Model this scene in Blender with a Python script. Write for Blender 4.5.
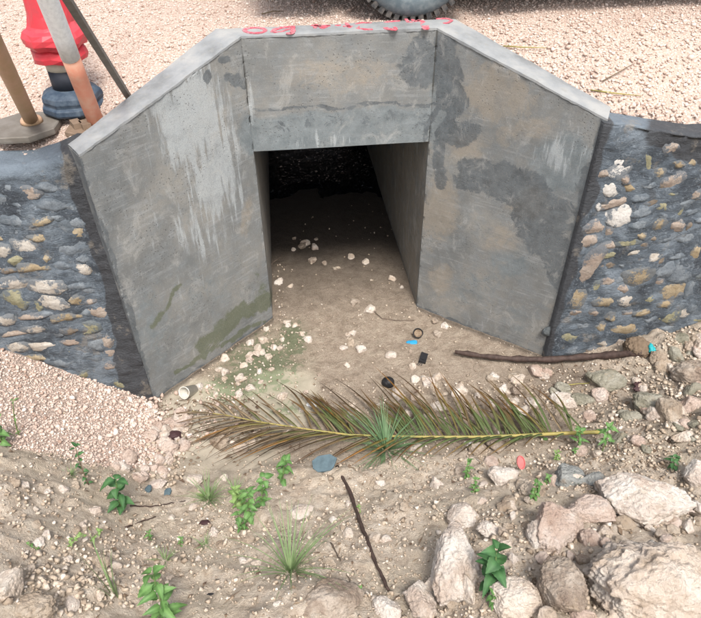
import bpy, math, random
import numpy as np
from mathutils import Vector, Matrix, Euler
random.seed(7); RNG = np.random.default_rng(11)
for o in list(bpy.data.objects): bpy.data.objects.remove(o)
SC = bpy.context.scene; COL = SC.collection

# ------------------------------------------------------------------ camera
CAM = np.array([-0.3156, -3.3025, 2.7133]); FPX = 619.9; PITCH, YAW, ROLL = 0.6806, 0.1060, -0.012
def _axes():
    f = np.array([math.sin(YAW)*math.cos(PITCH), math.cos(YAW)*math.cos(PITCH), -math.sin(PITCH)])
    r = np.array([math.cos(YAW), -math.sin(YAW), 0.0]); u = np.cross(r, f)
    c, s = math.cos(ROLL), math.sin(ROLL)
    return f, r*c+u*s, -r*s+u*c
FW, RT, UP = _axes()
cd = bpy.data.cameras.new('camera'); cam = bpy.data.objects.new('camera', cd); COL.objects.link(cam)
cd.sensor_width = 36; cd.lens = FPX/701*36; cd.clip_start = .05; cd.clip_end = 600
m = Matrix(((RT[0], UP[0], -FW[0], CAM[0]), (RT[1], UP[1], -FW[1], CAM[1]), (RT[2], UP[2], -FW[2], CAM[2]), (0, 0, 0, 1)))
cam.matrix_world = m; SC.camera = cam

# ------------------------------------------------------------------ world, sun, exposure
SUN_EL, SUN_AZ = math.radians(60), math.radians(172)      # azimuth clockwise from +y
w = bpy.data.worlds.new('World'); SC.world = w; w.use_nodes = True
nt = w.node_tree; nt.nodes.clear()
sky = nt.nodes.new('ShaderNodeTexSky'); sky.sky_type = 'NISHITA'; sky.sun_disc = False
sky.sun_elevation = SUN_EL; sky.sun_rotation = SUN_AZ; sky.dust_density = 5; sky.air_density = 1.0
hs = nt.nodes.new('ShaderNodeHueSaturation'); hs.inputs['Saturation'].default_value = .48
bg = nt.nodes.new('ShaderNodeBackground'); bg.inputs['Strength'].default_value = .135
wo = nt.nodes.new('ShaderNodeOutputWorld')
nt.links.new(sky.outputs[0], hs.inputs['Color']); nt.links.new(hs.outputs[0], bg.inputs[0]); nt.links.new(bg.outputs[0], wo.inputs[0])
sd = bpy.data.lights.new('sun', 'SUN'); sd.energy = 1.9; sd.angle = math.radians(13); sd.color = (1, .94, .87)
sun = bpy.data.objects.new('sun', sd); COL.objects.link(sun)
sdir = Vector((math.sin(SUN_AZ)*math.cos(SUN_EL), math.cos(SUN_AZ)*math.cos(SUN_EL), math.sin(SUN_EL)))
sun.rotation_euler = sdir.to_track_quat('Z', 'Y').to_euler(); sun.location = sdir*20
SC.view_settings.view_transform = 'Standard'; SC.view_settings.look = 'None'
SC.view_settings.exposure = 0.80; SC.view_settings.gamma = 1

# ------------------------------------------------------------------ small maths
def S(a, b, x):
    t = np.clip((np.asarray(x, float)-a)/(b-a), 0, 1); return t*t*(3-2*t)
def SP(x, k=.08):
    x = np.asarray(x, float); return k*np.logaddexp(0, x/k)
def _h(ix, iy, iz, seed):
    n = (ix*374761393 + iy*668265263 + iz*2147483647 + seed*974634777) & 0xffffffff
    n = ((n ^ (n >> 13))*1274126177) & 0xffffffff
    n = ((n ^ (n >> 15))*2246822519) & 0xffffffff
    return ((n ^ (n >> 16)) & 0xffffff)/float(0xffffff)
def vn(x, y, z=0., seed=0):
    x, y, z = np.broadcast_arrays(np.asarray(x, float), np.asarray(y, float), np.asarray(z, float))
    ix, iy, iz = np.floor(x).astype(np.int64), np.floor(y).astype(np.int64), np.floor(z).astype(np.int64)
    fx, fy, fz = x-ix, y-iy, z-iz
    fx, fy, fz = fx*fx*(3-2*fx), fy*fy*(3-2*fy), fz*fz*(3-2*fz)
    r = 0
    for a in (0, 1):
        for b in (0, 1):
            for c in (0, 1):
                r = r + _h(ix+a, iy+b, iz+c, seed)*(fx if a else 1-fx)*(fy if b else 1-fy)*(fz if c else 1-fz)
    return r*2-1
def fbm(x, y, z=0., s=1., o=4, seed=0, g=.5):
    r = 0; a = 1; t = 0
    x = np.asarray(x, float)*s; y = np.asarray(y, float)*s; z = np.asarray(z, float)*s
    for i in range(o):
        r = r+a*vn(x, y, z, seed+i*17); t += a; a *= g; x = x*2.03+3.1; y = y*2.03+1.7; z = z*2.03
    return r/t
def ray(u, v):
    return FW + RT*(u-350.5)/FPX - UP*(v-309)/FPX
def on_z(u, v, z):
    d = ray(u, v); return CAM+d*(z-CAM[2])/d[2]
def on_y(u, v, y):
    d = ray(u, v); return CAM+d*(y-CAM[1])/d[1]
def to_px(x, y, z):
    dx, dy, dz = x-CAM[0], y-CAM[1], z-CAM[2]
    zz = dx*FW[0]+dy*FW[1]+dz*FW[2]
    return 350.5+FPX*(dx*RT[0]+dy*RT[1]+dz*RT[2])/zz, 309-FPX*(dx*UP[0]+dy*UP[1]+dz*UP[2])/zz, zz

# ------------------------------------------------------------------ layout numbers (metres)
HL, HT, HE = 1.216, 1.834, 1.558           # lintel underside, headwall top, wing end top
LX, LY, RX, RY = -1.212, -.679, 1.207, -.612
LBX, LBY, RBX, RBY = -1.285, -.560, 1.287, -.470
def wall_front(x):
    return np.interp(x, [-9, LX, -.5, .5, RX, 9], [-.66, LY, 0, 0, RY, -.64])
def wall_back(x):
    return np.interp(x, [-9, LBX, -.63, .63, RBX, 9], [-.48, LBY, .155, .155, RBY, -.48])
def cap_z(x):
    return np.interp(x, [-9, -1.5, LX, -.5, .5, RX, 1.7, 9], [1.46, 1.50, HE, HT, HT, HE, 1.46, 1.42])
def soil_h(x, y):
    d = -1.14-y+.10*vn(x*2.2, y*2.2, seed=5)
    h = .50*SP(d, .06)
    h = h + .72*SP(-x-1.0, .08)*S(-1.0, -1.5, y)
    h = h + .20*S(1.0, 2.1, x)*S(-.3, -.9, y)+.12*SP(x-2.0, .2)
    h = 1.3-SP(1.3-h, .1)
    return h
def heap_h(x, y):
    xe = -1.20+.42*(-.70-y)
    h = .70*SP(xe-x, .03)-.02*S(0, .1, x-xe)
    h = h-.9*SP(-1.55-y, .05)
    return .95-SP(.95-h, .06)
def ground_h(x, y, fine=True):
    x = np.asarray(x, float); y = np.asarray(y, float)
    s = soil_h(x, y); g = heap_h(x, y)
    bank = S(.01, .12, s)
    floor_n = .012*fbm(x, y, s=3, o=3, seed=2)+.03*np.clip(y, 0, 3)*0
    if fine:
        rough = fbm(x, y, s=9, o=4, seed=9)
        s = s+bank*(.05*fbm(x, y, s=4, o=3, seed=21)+.034*rough+.024*np.abs(fbm(x, y, s=24, o=3, seed=23, g=.65)))
        s = s+(1-bank)*(.005*fbm(x, y, s=22, o=3, seed=31))
        clod = np.clip(fbm(x, y, s=13, o=2, seed=44)-.1, 0, 1)
        s = s+bank*.05*clod
        g = g+.008*fbm(x, y, s=20, o=2, seed=3)
    h = np.maximum(s+floor_n, g)
    # mound of stones under the right rubble wall
    h = h+.05*S(1.25, 1.8, x)*S(-1.3, -.8, y)*(1+.6*fbm(x, y, s=7, o=2, seed=77))
    h = h+(1.74-h)*S(6, 8, np.abs(x))
    return h
def gmask(x, y):
    return S(-.015, .02, heap_h(x, y)-soil_h(x, y)-.02+.02*fbm(x, y, s=8, o=3, seed=55))*S(.0, .03, heap_h(x, y))
def road_h(x, y, fine=True):
    d = np.maximum(y-wall_back(x), 0)
    h = 1.815-(1.835-cap_z(x)+.03*S(-1.1, -1.4, x))*np.exp(-(d/(.30+.55*S(-.9, -1.3, x)))**(1+1.2*S(-.9, -1.3, x)))
    h = h+.045*np.exp(-((x-1.9)/.55)**2-((y+.1)/.35)**2)
    if fine: h = h+.008*fbm(x, y, s=6, o=3, seed=61)
    pit = S(5.70, 5.72, y)*(1-S(2.0, 4.0, np.abs(x)))*(1-S(9, 13, y)*.3)
    return h-pit*1.85
def at(u, v, off=0.):
    """point where the sight line through a photograph position meets the ditch ground"""
    d = ray(u, v); a, b = 1.0, 7.5
    for n in (110, 14):
        t = np.linspace(a, b, n); P = CAM[None]+d[None]*t[:, None]
        k = max(1, int(np.argmax(P[:, 2] < ground_h(P[:, 0], P[:, 1], n < 20)+off))); a, b = t[max(k-1-(n > 20), 0)], t[min(k+(n > 20), n-1)]
    for _ in range(4):
        c = (a+b)/2; p = CAM+d*c
        if p[2] < float(ground_h(p[0], p[1]))+off: b = c
        else: a = c
    return CAM+d*b
def at_road(u, v, off=0.):
    d = ray(u, v); t = np.linspace(.5, 9, 1700); P = CAM[None]+d[None]*t[:, None]
    k = np.argmax(P[:, 2] < road_h(P[:, 0], P[:, 1], False)+off); return P[k]
def mpp(p):                               # metres per photograph pixel at a point
    return float((np.asarray(p)-CAM)@FW)/FPX

# ------------------------------------------------------------------ node helpers
class M:
    def __init__(s, name, rough=.85, spec=.3):
        s.m = bpy.data.materials.new(name); s.m.use_nodes = True; s.t = s.m.node_tree; s.n = s.t.nodes; s.n.clear()
        s.b = s.n.new('ShaderNodeBsdfPrincipled'); s.o = s.n.new('ShaderNodeOutputMaterial')
        s.t.links.new(s.b.outputs[0], s.o.inputs[0]); s.set('Roughness', rough); s.set('Specular IOR Level', spec)
        s.tc = s.n.new('ShaderNodeTexCoord')
        s.geo = s.n.new('ShaderNodeNewGeometry')
    def set(s, k, v):
        i = s.b.inputs[k] if isinstance(k, str) else k
        if isinstance(v, bpy.types.NodeSocket): s.t.links.new(v, i)
        else:
            if isinstance(v, tuple) and len(v) == 3: v = v+(1,)
            i.default_value = v
        return s
    def pos(s, sc=(1, 1, 1), world=True, rot=(0, 0, 0)):
        mp = s.n.new('ShaderNodeMapping'); mp.inputs['Scale'].default_value = sc; mp.inputs['Rotation'].default_value = rot
        s.t.links.new(s.geo.outputs['Position'] if world else s.tc.outputs['Object'], mp.inputs[0]); return mp.outputs[0]
    def noise(s, scale, detail=4, rough=.55, vec=None, dist=0.):
        n = s.n.new('ShaderNodeTexNoise'); n.inputs['Scale'].default_value = scale; n.inputs['Detail'].default_value = detail
        n.inputs['Roughness'].default_value = rough; n.inputs['Distortion'].default_value = dist
        s.t.links.new(vec if vec is not None else s.geo.outputs['Position'], n.inputs['Vector']); return n.outputs[0]
    def voro(s, scale, vec=None, feat='F1', out=0):
        n = s.n.new('ShaderNodeTexVoronoi'); n.inputs['Scale'].default_value = scale; n.feature = feat
        s.t.links.new(vec if vec is not None else s.geo.outputs['Position'], n.inputs['Vector']); return n.outputs[out]
    def attr(s, name, out='Fac'):
        n = s.n.new('ShaderNodeAttribute'); n.attribute_name = name; return n.outputs[out]
    def math(s, op, a, b=0., c=None, clamp=False):
        n = s.n.new('ShaderNodeMath'); n.operation = op; n.use_clamp = clamp
        for i, x in enumerate((a, b, c)):
            if x is None: continue
            s.set(n.inputs[i], x)
        return n.outputs[0]
    def ss(s, x, a, b):
        n = s.n.new('ShaderNodeMapRange'); n.interpolation_type = 'SMOOTHSTEP'
        s.set(n.inputs[0], x); n.inputs[1].default_value = a; n.inputs[2].default_value = b; return n.outputs[0]
    def mix(s, f, a, b, mode='MIX'):
        n = s.n.new('ShaderNodeMix'); n.data_type = 'RGBA'; n.blend_type = mode
        s.set(n.inputs[0], f); s.set(n.inputs[6], a); s.set(n.inputs[7], b); return n.outputs[2]
    def ramp(s, f, stops):
        n = s.n.new('ShaderNodeValToRGB'); e = n.color_ramp.elements
        while len(e) < len(stops): e.new(.5)
        for k, (p, c) in enumerate(stops): e[k].position = p; e[k].color = tuple(c)+(1,)
        s.set(n.inputs[0], f); return n.outputs[0]
    def bump(s, h, strength=.5, dist=.01, prev=None):
        n = s.n.new('ShaderNodeBump'); n.inputs['Strength'].default_value = strength; n.inputs['Distance'].default_value = dist
        s.set(n.inputs['Height'], h)
        if prev is not None: s.t.links.new(prev, n.inputs['Normal'])
        s.t.links.new(n.outputs[0], s.b.inputs['Normal']); return n.outputs[0]

def m_concrete():
    k = M('weathered_concrete')
    big = k.noise(2.2, 5, .6); med = k.noise(14, 5, .65); fin = k.noise(120, 3, .7)
    streak = k.noise(1, 6, .7, vec=k.pos((3.5, 3.5, 60)))
    streak2 = k.noise(1, 4, .65, vec=k.pos((30, 30, 3.5)))
    c = k.ramp(big, [(.34, (.135, .145, .147)), (.5, (.205, .208, .200)), (.64, (.275, .268, .245))])
    c = k.mix(k.math('MULTIPLY', k.ss(med, .40, .66), .6), c, (.205, .225, .235)); 
    c = k.mix(k.math('MULTIPLY', k.math('MULTIPLY', k.ss(streak, .50, .60), k.ss(k.noise(7, 5, .7), .42, .6)), .38), c, (.36, .37, .37))
    def msk(name, amp=.75, lo=.42, hi=.58, nz=None):
        n = nz if nz is not None else k.noise(11, 8, .72, dist=.9)
        v = k.math('ADD', k.attr(name), k.math('MULTIPLY', k.math('SUBTRACT', n, .5), amp)); return k.ss(v, lo, hi)
    tan = msk('tan', 1.4, .40, .85); c = k.mix(k.math('MULTIPLY', tan, .50), c, (.340, .285, .215))
    blue = msk('blue', 1.1, .36, .66); c = k.mix(k.math('MULTIPLY', blue, .72), c, k.ramp(k.noise(13, 6, .7), [(.35, (.120, .152, .168)), (.65, (.225, .262, .280))]))
    pale = msk('pale', 2.2, .40, .72, streak2); c = k.mix(k.math('MULTIPLY', pale, .7), c, (.43, .465, .48))
    wet = msk('wet', 1.5, .47, .60); c = k.mix(k.math('MULTIPLY', wet, .80), c, k.ramp(k.noise(17, 6, .7), [(.35, (.050, .060, .070)), (.65, (.125, .145, .160))]))
    c = k.mix(k.math('MULTIPLY', k.ss(k.noise(6, 8, .72, dist=.5), .46, .66), .38), c, (.150, .165, .172)); c = k.mix(k.math('MULTIPLY', k.ss(k.noise(8, 8, .75, dist=.8, vec=k.pos((1, 1, .7), rot=(.4, .3, 0))), .53, .66), .40), c, (.42, .42, .40))
    alg = msk('algae', 1.7, .42, .72); c = k.mix(k.math('MULTIPLY', alg, .75), c, (.100, .115, .062))
    pv = k.voro(62); pn = k.noise(5, 2); pits = k.math('MULTIPLY', k.math('SUBTRACT', 1, k.ss(pv, .10, .24)), k.ss(pn, .47, .58))
    c = k.mix(k.math('MULTIPLY', pits, .7), c, (.09, .09, .085))
    c = k.mix(k.math('MULTIPLY', k.ss(k.noise(230, 5, .8), .46, .62), .45), c, (.13, .13, .125)); c = k.mix(k.math('MULTIPLY', k.ss(k.noise(170, 4, .8), .56, .66), .35), c, (.40, .39, .36))
    seam = k.attr('seam'); c = k.mix(k.math('MULTIPLY', k.ss(seam, .3, .8), .75), c, (.055, .055, .05))
    k.set('Base Color', c); k.set('Roughness', k.math('SUBTRACT', .88, k.math('MULTIPLY', wet, .30)))
    h = k.math('ADD', k.math('MULTIPLY', med, .5), k.math('MULTIPLY', fin, .25)); h = k.math('ADD', h, k.math('MULTIPLY', streak, .25))
    h = k.math('SUBTRACT', h, k.math('MULTIPLY', pits, .8))
    k.bump(h, .45, .006); return k.m
def m_coping():
    k = M('smooth_cement'); n = k.noise(5, 5, .6); n2 = k.noise(60, 4, .7)
    c = k.ramp(n, [(.34, (.18, .19, .195)), (.5, (.26, .275, .285)), (.66, (.34, .345, .34))])
    c = k.mix(k.math('MULTIPLY', k.ss(n2, .5, .7), .4), c, (.30, .30, .28))
    c = k.mix(k.math('MULTIPLY', k.ss(k.noise(18, 4), .58, .68), .5), c, (.26, .26, .245))
    k.set('Base Color', c); k.bump(n2, .4, .004); return k.m
def m_mortar():
    k = M('smeared_mortar'); big = k.noise(5, 5, .6, dist=.5); med = k.noise(22, 5, .7, vec=k.pos((1, 1, 2.0)), dist=1.2); fin = k.noise(130, 3, .7)
    c = k.ramp(big, [(.36, (.045, .054, .066)), (.5, (.088, .108, .130)), (.64, (.155, .185, .215))])
    c = k.mix(k.math('MULTIPLY', k.ss(k.noise(34, 6, .75, dist=1.5), .52, .64), .55), c, (.23, .265, .295))
    c = k.mix(k.math('MULTIPLY', k.ss(med, .47, .34), .60), c, (.045, .05, .058))
    top = k.attr('top'); c = k.mix(k.math('MULTIPLY', top, .7), c, (.150, .185, .220))
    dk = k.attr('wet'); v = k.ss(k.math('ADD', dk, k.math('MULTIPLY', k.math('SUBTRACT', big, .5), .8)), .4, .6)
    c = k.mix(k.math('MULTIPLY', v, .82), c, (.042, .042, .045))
    t = k.ss(k.noise(8, 5, .7), .56, .68); c = k.mix(k.math('MULTIPLY', t, .5), c, (.25, .225, .19))
    k.set('Base Color', c); k.set('Roughness', .75)
    b = k.bump(k.math('ADD', k.math('MULTIPLY', med, 1.), k.math('MULTIPLY', fin, .3)), .8, .014); return k.m
def m_wallstone(name, c1, c2):
    k = M(name); n = k.noise(14, 5, .65); n2 = k.noise(70, 4, .7)
    oi = k.n.new('ShaderNodeObjectInfo')
    c = k.mix(k.ss(n, .35, .65), c1, c2)
    c = k.mix(k.math('MULTIPLY', k.ss(n2, .45, .75), .4), c, tuple(x*.45 for x in c1))
    sp = k.n.new('ShaderNodeSeparateXYZ'); k.t.links.new(k.tc.outputs['Object'], sp.inputs[0])
    rad = k.math('SQRT', k.math('ADD', k.math('POWER', k.math('ABSOLUTE', sp.outputs[0]), 2.), k.math('POWER', k.math('ABSOLUTE', sp.outputs[2]), 2.)))
    sm = k.ss(k.math('ADD', k.math('ADD', k.math('MULTIPLY', rad, .55), k.math('MULTIPLY', k.math('SUBTRACT', k.noise(30, 6, .75), .5), 1.5)), k.math('MULTIPLY', oi.outputs['Random'], .26)), .38, .53)
    c = k.mix(k.math('MULTIPLY', sm, .85), c, (.095, .115, .135))
    k.set('Base Color', c); k.bump(k.math('ADD', n, n2), .6, .01); return k.m
def m_ground():
    k = M('ditch_earth')
    big = k.noise(3, 5, .6); med = k.noise(24, 5, .7); fin = k.noise(150, 4, .75)
    soil = k.ramp(med, [(.30, (.42, .335, .255)), (.48, (.60, .505, .405)), (.64, (.72, .635, .535))])
    soil = k.mix(k.math('MULTIPLY', k.ss(big, .42, .62), .5), soil, (.58, .50, .385))
    soil = k.mix(k.math('MULTIPLY', k.ss(k.noise(7, 8, .7), .54, .66), .42), soil, (.36, .275, .205)); soil = k.mix(k.math('MULTIPLY', k.ss(k.noise(60, 6, .8), .56, .64), .50), soil, (.30, .225, .165)); soil = k.mix(k.math('MULTIPLY', k.ss(k.noise(70, 5, .75, vec=k.pos((1, 1.3, 1), rot=(0, 0, 1))), .56, .62), .6), soil, (.64, .56, .47))
    mud = k.ramp(k.noise(12, 8, .72), [(.34, (.29, .23, .175)), (.5, (.42, .345, .27)), (.66, (.52, .44, .35))])
    mud = k.mix(k.math('MULTIPLY', k.ss(fin, .48, .62), .55), mud, (.15, .115, .085)); mud = k.mix(k.math('MULTIPLY', k.ss(k.noise(95, 4, .7), .58, .66), .7), mud, (.50, .43, .35))
    silt = k.ramp(k.noise(6, 7, .7), [(.35, (.285, .255, .20)), (.65, (.40, .355, .285))])
    grav = k.ramp(fin, [(.3, (.40, .30, .245)), (.6, (.62, .51, .44))])
    road = grav
    c = k.mix(k.attr('mud'), soil, mud); c = k.mix(k.attr('silt'), c, silt); c = k.mix(k.attr('gravel'), c, grav)
    al = k.ss(k.math('ADD', k.attr('algae'), k.math('MULTIPLY', k.math('SUBTRACT', k.noise(18, 7, .7, dist=.5), .5), 2.4)), .56, .76)
    c = k.mix(k.math('MULTIPLY', k.attr('algae'), .45), c, (.20, .215, .135))
    c = k.mix(k.math('MULTIPLY', al, .62), c, (.120, .165, .085))
    dk = k.attr('damp_shade'); c = k.mix(k.math('MULTIPLY', dk, .94), c, (.024, .019, .016))  # damp mud tint, also carrying the culvert's interior shade painted into the floor colour
    k.set('Base Color', c)
    smooth = k.math('MAXIMUM', k.attr('silt'), k.math('MULTIPLY', dk, .5))
    k.set('Roughness', k.math('SUBTRACT', .93, k.math('MULTIPLY', smooth, .35)))
    h = k.math('ADD', k.math('MULTIPLY', med, .8), k.math('MULTIPLY', fin, .45))
    h = k.math('MULTIPLY', h, k.math('SUBTRACT', 1.05, smooth))
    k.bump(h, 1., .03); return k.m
def m_road():
    k = M('crushed_coral_base'); fin = k.noise(140, 4, .75); v = k.voro(85); v2 = k.voro(85, out=1); big = k.noise(1.3, 4)
    c = k.ramp(v2, [(.1, (.46, .36, .305)), (.5, (.58, .475, .41)), (.9, (.67, .585, .52))])
    c = k.mix(k.ss(v, .42, .62), c, (.46, .35, .29))
    c = k.mix(k.math('MULTIPLY', k.ss(big, .4, .65), .35), c, (.50, .38, .31))
    k.set('Base Color', c); h = k.math('ADD', k.math('MULTIPLY', v, -1.), k.math('MULTIPLY', fin, .4)); k.bump(h, .8, .01); return k.m
def m_gravel():
    k = M('pink_coral_gravel'); r = k.attr('rnd')
    c = k.ramp(r, [(0, (.30, .20, .155)), (.06, (.45, .335, .275)), (.3, (.56, .44, .375)), (.75, (.64, .525, .455)), (1, (.72, .64, .575))])
    n = k.noise(90, 3, .7); c = k.mix(k.math('MULTIPLY', k.ss(n, .45, .7), .3), c, (.40, .28, .22))
    k.set('Base Color', c); k.bump(n, .5, .004); return k.m
def m_pebble():
    k = M('mixed_pebbles'); r = k.attr('rnd')
    c = k.ramp(r, [(0, (.28, .22, .165)), (.25, (.43, .35, .27)), (.6, (.51, .425, .335)), (.88, (.61, .525, .435)), (1, (.72, .655, .58))])
    n = k.noise(60, 4, .7); c = k.mix(k.math('MULTIPLY', k.ss(n, .42, .7), .5), c, (.28, .23, .175))
    k.set('Base Color', c); k.bump(n, .6, .005); return k.m
def m_rock(name, c1, c2, c3, dirt=.5):
    k = M(name)
    big = k.noise(9, 5, .65, dist=.4); med = k.noise(48, 5, .75); fin = k.noise(190, 4, .75)
    c = k.ramp(big, [(.36, c1), (.50, c2), (.62, c3)])
    c = k.mix(k.math('MULTIPLY', k.ss(med, .44, .30), dirt), c, tuple(x*.5 for x in c1))
    c = k.mix(k.math('MULTIPLY', k.ss(fin, .56, .72), .35), c, tuple(x*.6 for x in c1))
    c = k.mix(k.math('MULTIPLY', k.ss(k.noise(14, 4, .6), .56, .68), .40), c, (.46, .35, .24))
    v = k.voro(70); nz = k.n.new('ShaderNodeSeparateXYZ'); k.t.links.new(k.geo.outputs['Normal'], nz.inputs[0])
    k.set('Base Color', c)
    h = k.math('ADD', k.math('MULTIPLY', med, 1.2), k.math('MULTIPLY', fin, .6)); h = k.math('ADD', h, k.math('MULTIPLY', v, .6))
    k.bump(h, 1., .014); return k.m
def m_plain(name, col, rough=.7, var=.25, scale=30, spec=.3, bump=.2, dark=None):
    k = M(name, rough, spec); n = k.noise(scale, 5, .65, vec=k.tc.outputs['Object'])
    c = k.mix(k.ss(n, .35, .7), col, dark if dark else tuple(x*(1-var) for x in col))
    k.set('Base Color', c); k.bump(n, bump, .004); return k.m
def m_spray():
    k = M('red_spray_paint', .6); n = k.noise(45, 6, .75); k.set('Base Color', k.mix(k.ss(n, .4, .6), (.58, .08, .12), (.54, .24, .27)))
    k.set('Alpha', k.math('MULTIPLY', k.ss(k.noise(60, 8, .85), .26, .50), .92)); return k.m
def m_leaf(name, c1, c2, tr=.25):
    k = M(name, .55, .35); n = k.noise(25, 4); v = k.attr('vein')
    c = k.mix(k.ss(n, .35, .65), c1, c2); c = k.mix(k.math('MULTIPLY', v, .4), c, tuple(min(1, x*1.7) for x in c2))
    k.set('Base Color', c); k.set('Transmission Weight', 0.)
    t = k.n.new('ShaderNodeBsdfTranslucent'); k.set(t.inputs[0], c); mx = k.n.new('ShaderNodeMixShader'); mx.inputs[0].default_value = tr
    k.t.links.new(k.b.outputs[0], mx.inputs[1]); k.t.links.new(t.outputs[0], mx.inputs[2]); k.t.links.new(mx.outputs[0], k.o.inputs[0]); return k.m
def m_frond(name, cb, ct, br):
    k = M(name, .5, .4); l = k.attr('along'); n = k.noise(30, 4, .7)
    f = k.ss(k.math('ADD', l, k.math('MULTIPLY', k.math('SUBTRACT', n, .5), .9)), br-.18, br+.18)
    c = k.mix(f, cb, ct); c = k.mix(k.math('MULTIPLY', k.ss(k.noise(90, 3), .5, .7), .35), c, tuple(x*.4 for x in ct))
    k.set('Base Color', c); return k.m
def m_water():
    k = M('dark_water', .12, .5); k.set('Base Color', (.006, .007, .009)); n = k.noise(30, 3, .6, dist=.6); n2 = k.noise(75, 3, .7)
    k.set('Specular IOR Level', .14); k.bump(k.math('ADD', k.ss(n, .64, .84), k.math('MULTIPLY', k.ss(n2, .64, .78), .25)), .7, .022); return k.m

MT = dict(concrete=m_concrete(), coping=m_coping(), mortar=m_mortar(), ground=m_ground(), road=m_road(), gravel=m_gravel(), pebble=m_pebble(), water=m_water(),
    st_ochre=m_wallstone('ochre_stone', (.25, .195, .12), (.33, .275, .19)), st_pale=m_wallstone('pale_stone', (.36, .32, .27), (.46, .43, .385)),
    st_olive=m_wallstone('olive_stone', (.20, .19, .12), (.28, .265, .175)), st_blue=m_wallstone('mortar_smeared_stone', (.125, .145, .165), (.20, .225, .245)),
    st_pink=m_wallstone('pinkish_stone', (.27, .215, .175), (.35, .30, .255)), st_brown=m_wallstone('brown_stone', (.14, .115, .09), (.22, .18, .14)), st_white=m_wallstone('white_stone', (.47, .445, .41), (.56, .54, .51)),
    r_white=m_rock('white_limestone', (.60, .49, .41), (.77, .68, .60), (.84, .78, .71), .32),
    r_pink=m_rock('pink_coral_rock', (.50, .37, .30), (.66, .53, .45), (.74, .64, .57), .45),
    r_cream=m_rock('cream_limestone', (.56, .45, .35), (.74, .63, .53), (.81, .73, .64), .38),
    r_brown=m_rock('brown_rough_rock', (.30, .23, .18), (.44, .36, .29), (.58, .50, .42), .6),
    r_grey=m_rock('grey_green_rock', (.25, .24, .18), (.36, .34, .27), (.46, .44, .37), .4),
    r_tan=m_rock('tan_earthy_rock', (.36, .28, .21), (.49, .40, .31), (.58, .50, .41), .4),
    r_slate=m_rock('blue_grey_rock', (.22, .24, .24), (.33, .345, .335), (.42, .43, .41), .4),
    paint=m_spray(),
    bark=m_plain('wet_brown_bark', (.075, .05, .042), .7, .5, 40, bump=.8), bark2=m_plain('grey_brown_bark', (.15, .115, .09), .8, .5, 40, bump=.8),
    rubber=m_plain('dusty_rubber', (.075, .10, .115), .75, .2, 22, dark=(.14, .165, .175)), tread=m_plain('black_tread_rubber', (.035, .037, .04), .85, .2, 30, dark=(.12, .11, .10)),
    steel=m_plain('silver_rim', (.50, .50, .49), .4, .3, 12, spec=.5), carpaint=m_plain('grey_car_paint', (.12, .13, .14), .35, .1, 6, spec=.5, bump=0), glass=m_plain('tinted_glass', (.02, .025, .03), .08, .1, 3, spec=.6, bump=0),
    black=m_plain('black_plastic', (.018, .018, .02), .45, .2, 30), red=m_plain('red_plastic_wrap', (.62, .045, .065), .5, .2, 14, spec=.4, dark=(.50, .06, .075)),
    cream=m_plain('cream_band', (.50, .48, .40), .6, .2, 20), navy=m_plain('dusty_navy_rubber', (.030, .050, .080), .55, .3, 18, dark=(.085, .115, .15)), blackband=m_plain('black_band', (.025, .03, .042), .6, .2, 30),
    orange=m_plain('faded_orange_plastic', (.62, .26, .175), .55, .15, 12, dark=(.62, .36, .26)), brown_tube=m_plain('faded_tan_plastic', (.50, .32, .22), .6, .2, 7, dark=(.42, .29, .17)),
    sleeve=m_plain('reflective_sleeve', (.80, .82, .83), .45, .2, 60, dark=(.66, .68, .69)), plate=m_plain('weathered_rubber_plate', (.14, .125, .105), .6, .3, 9, dark=(.20, .185, .165)), platebrown=m_plain('brown_rubber_block', (.24, .175, .125), .7, .3, 16),
    bar=m_plain('grey_metal_bar', (.16, .15, .135), .55, .3, 25, spec=.5), white=m_plain('white_plastic', (.62, .60, .54), .5, .2, 25), pinklid=m_plain('pink_plastic', (.62, .17, .165), .5, .2, 25),
    teal=m_plain('teal_plastic', (.03, .38, .42), .45, .3, 25), bluebit=m_plain('bright_blue_plastic', (.03, .30, .55), .4, .3, 25), slate=m_plain('blue_grey_slate', (.10, .15, .175), .6, .3, 30, bump=.6), maroon=m_plain('dark_maroon_husk', (.06, .03, .032), .6, .3, 30), redbrown=m_plain('red_brown_scrap', (.23, .095, .07), .7, .3, 30),
    fibre=m_plain('fibrous_brown_root', (.27, .205, .145), .95, .5, 50, bump=1.0, dark=(.12, .085, .055)),
    rachis=m_plain('yellow_green_rachis', (.36, .29, .09), .5, .3, 12, dark=(.26, .25, .085)),
    fr_green=m_frond('green_leaflet', (.085, .115, .042), (.16, .10, .036), .58), fr_olive=m_frond('olive_leaflet', (.10, .105, .038), (.14, .08, .032), .42), fr_brown=m_frond('brown_leaflet', (.12, .085, .042), (.085, .05, .025), .5), fr_orange=m_frond('orange_leaflet', (.13, .11, .032), (.21, .10, .022), .50), fr_dry=m_frond('dry_leaflet', (.20, .15, .09), (.13, .085, .05), .5),
    leaf=m_leaf('fresh_green_leaf', (.085, .185, .055), (.14, .27, .085)), leafdark=m_leaf('dark_green_leaf', (.040, .115, .040), (.075, .175, .065)), leaflime=m_leaf('lime_green_leaf', (.16, .27, .08), (.23, .34, .12)),
    grass=m_leaf('grass_blade', (.13, .21, .085), (.23, .31, .15)), grassdark=m_leaf('blue_green_blade', (.085, .17, .075), (.15, .24, .12)), stem=m_plain('green_stem', (.14, .20, .07), .6, .3, 30), drystem=m_plain('dry_stem', (.17, .13, .085), .8, .3, 30),
    litter=m_plain('dead_leaf_litter', (.10, .065, .045), .85, .6, 12, dark=(.25, .19, .13)))

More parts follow.
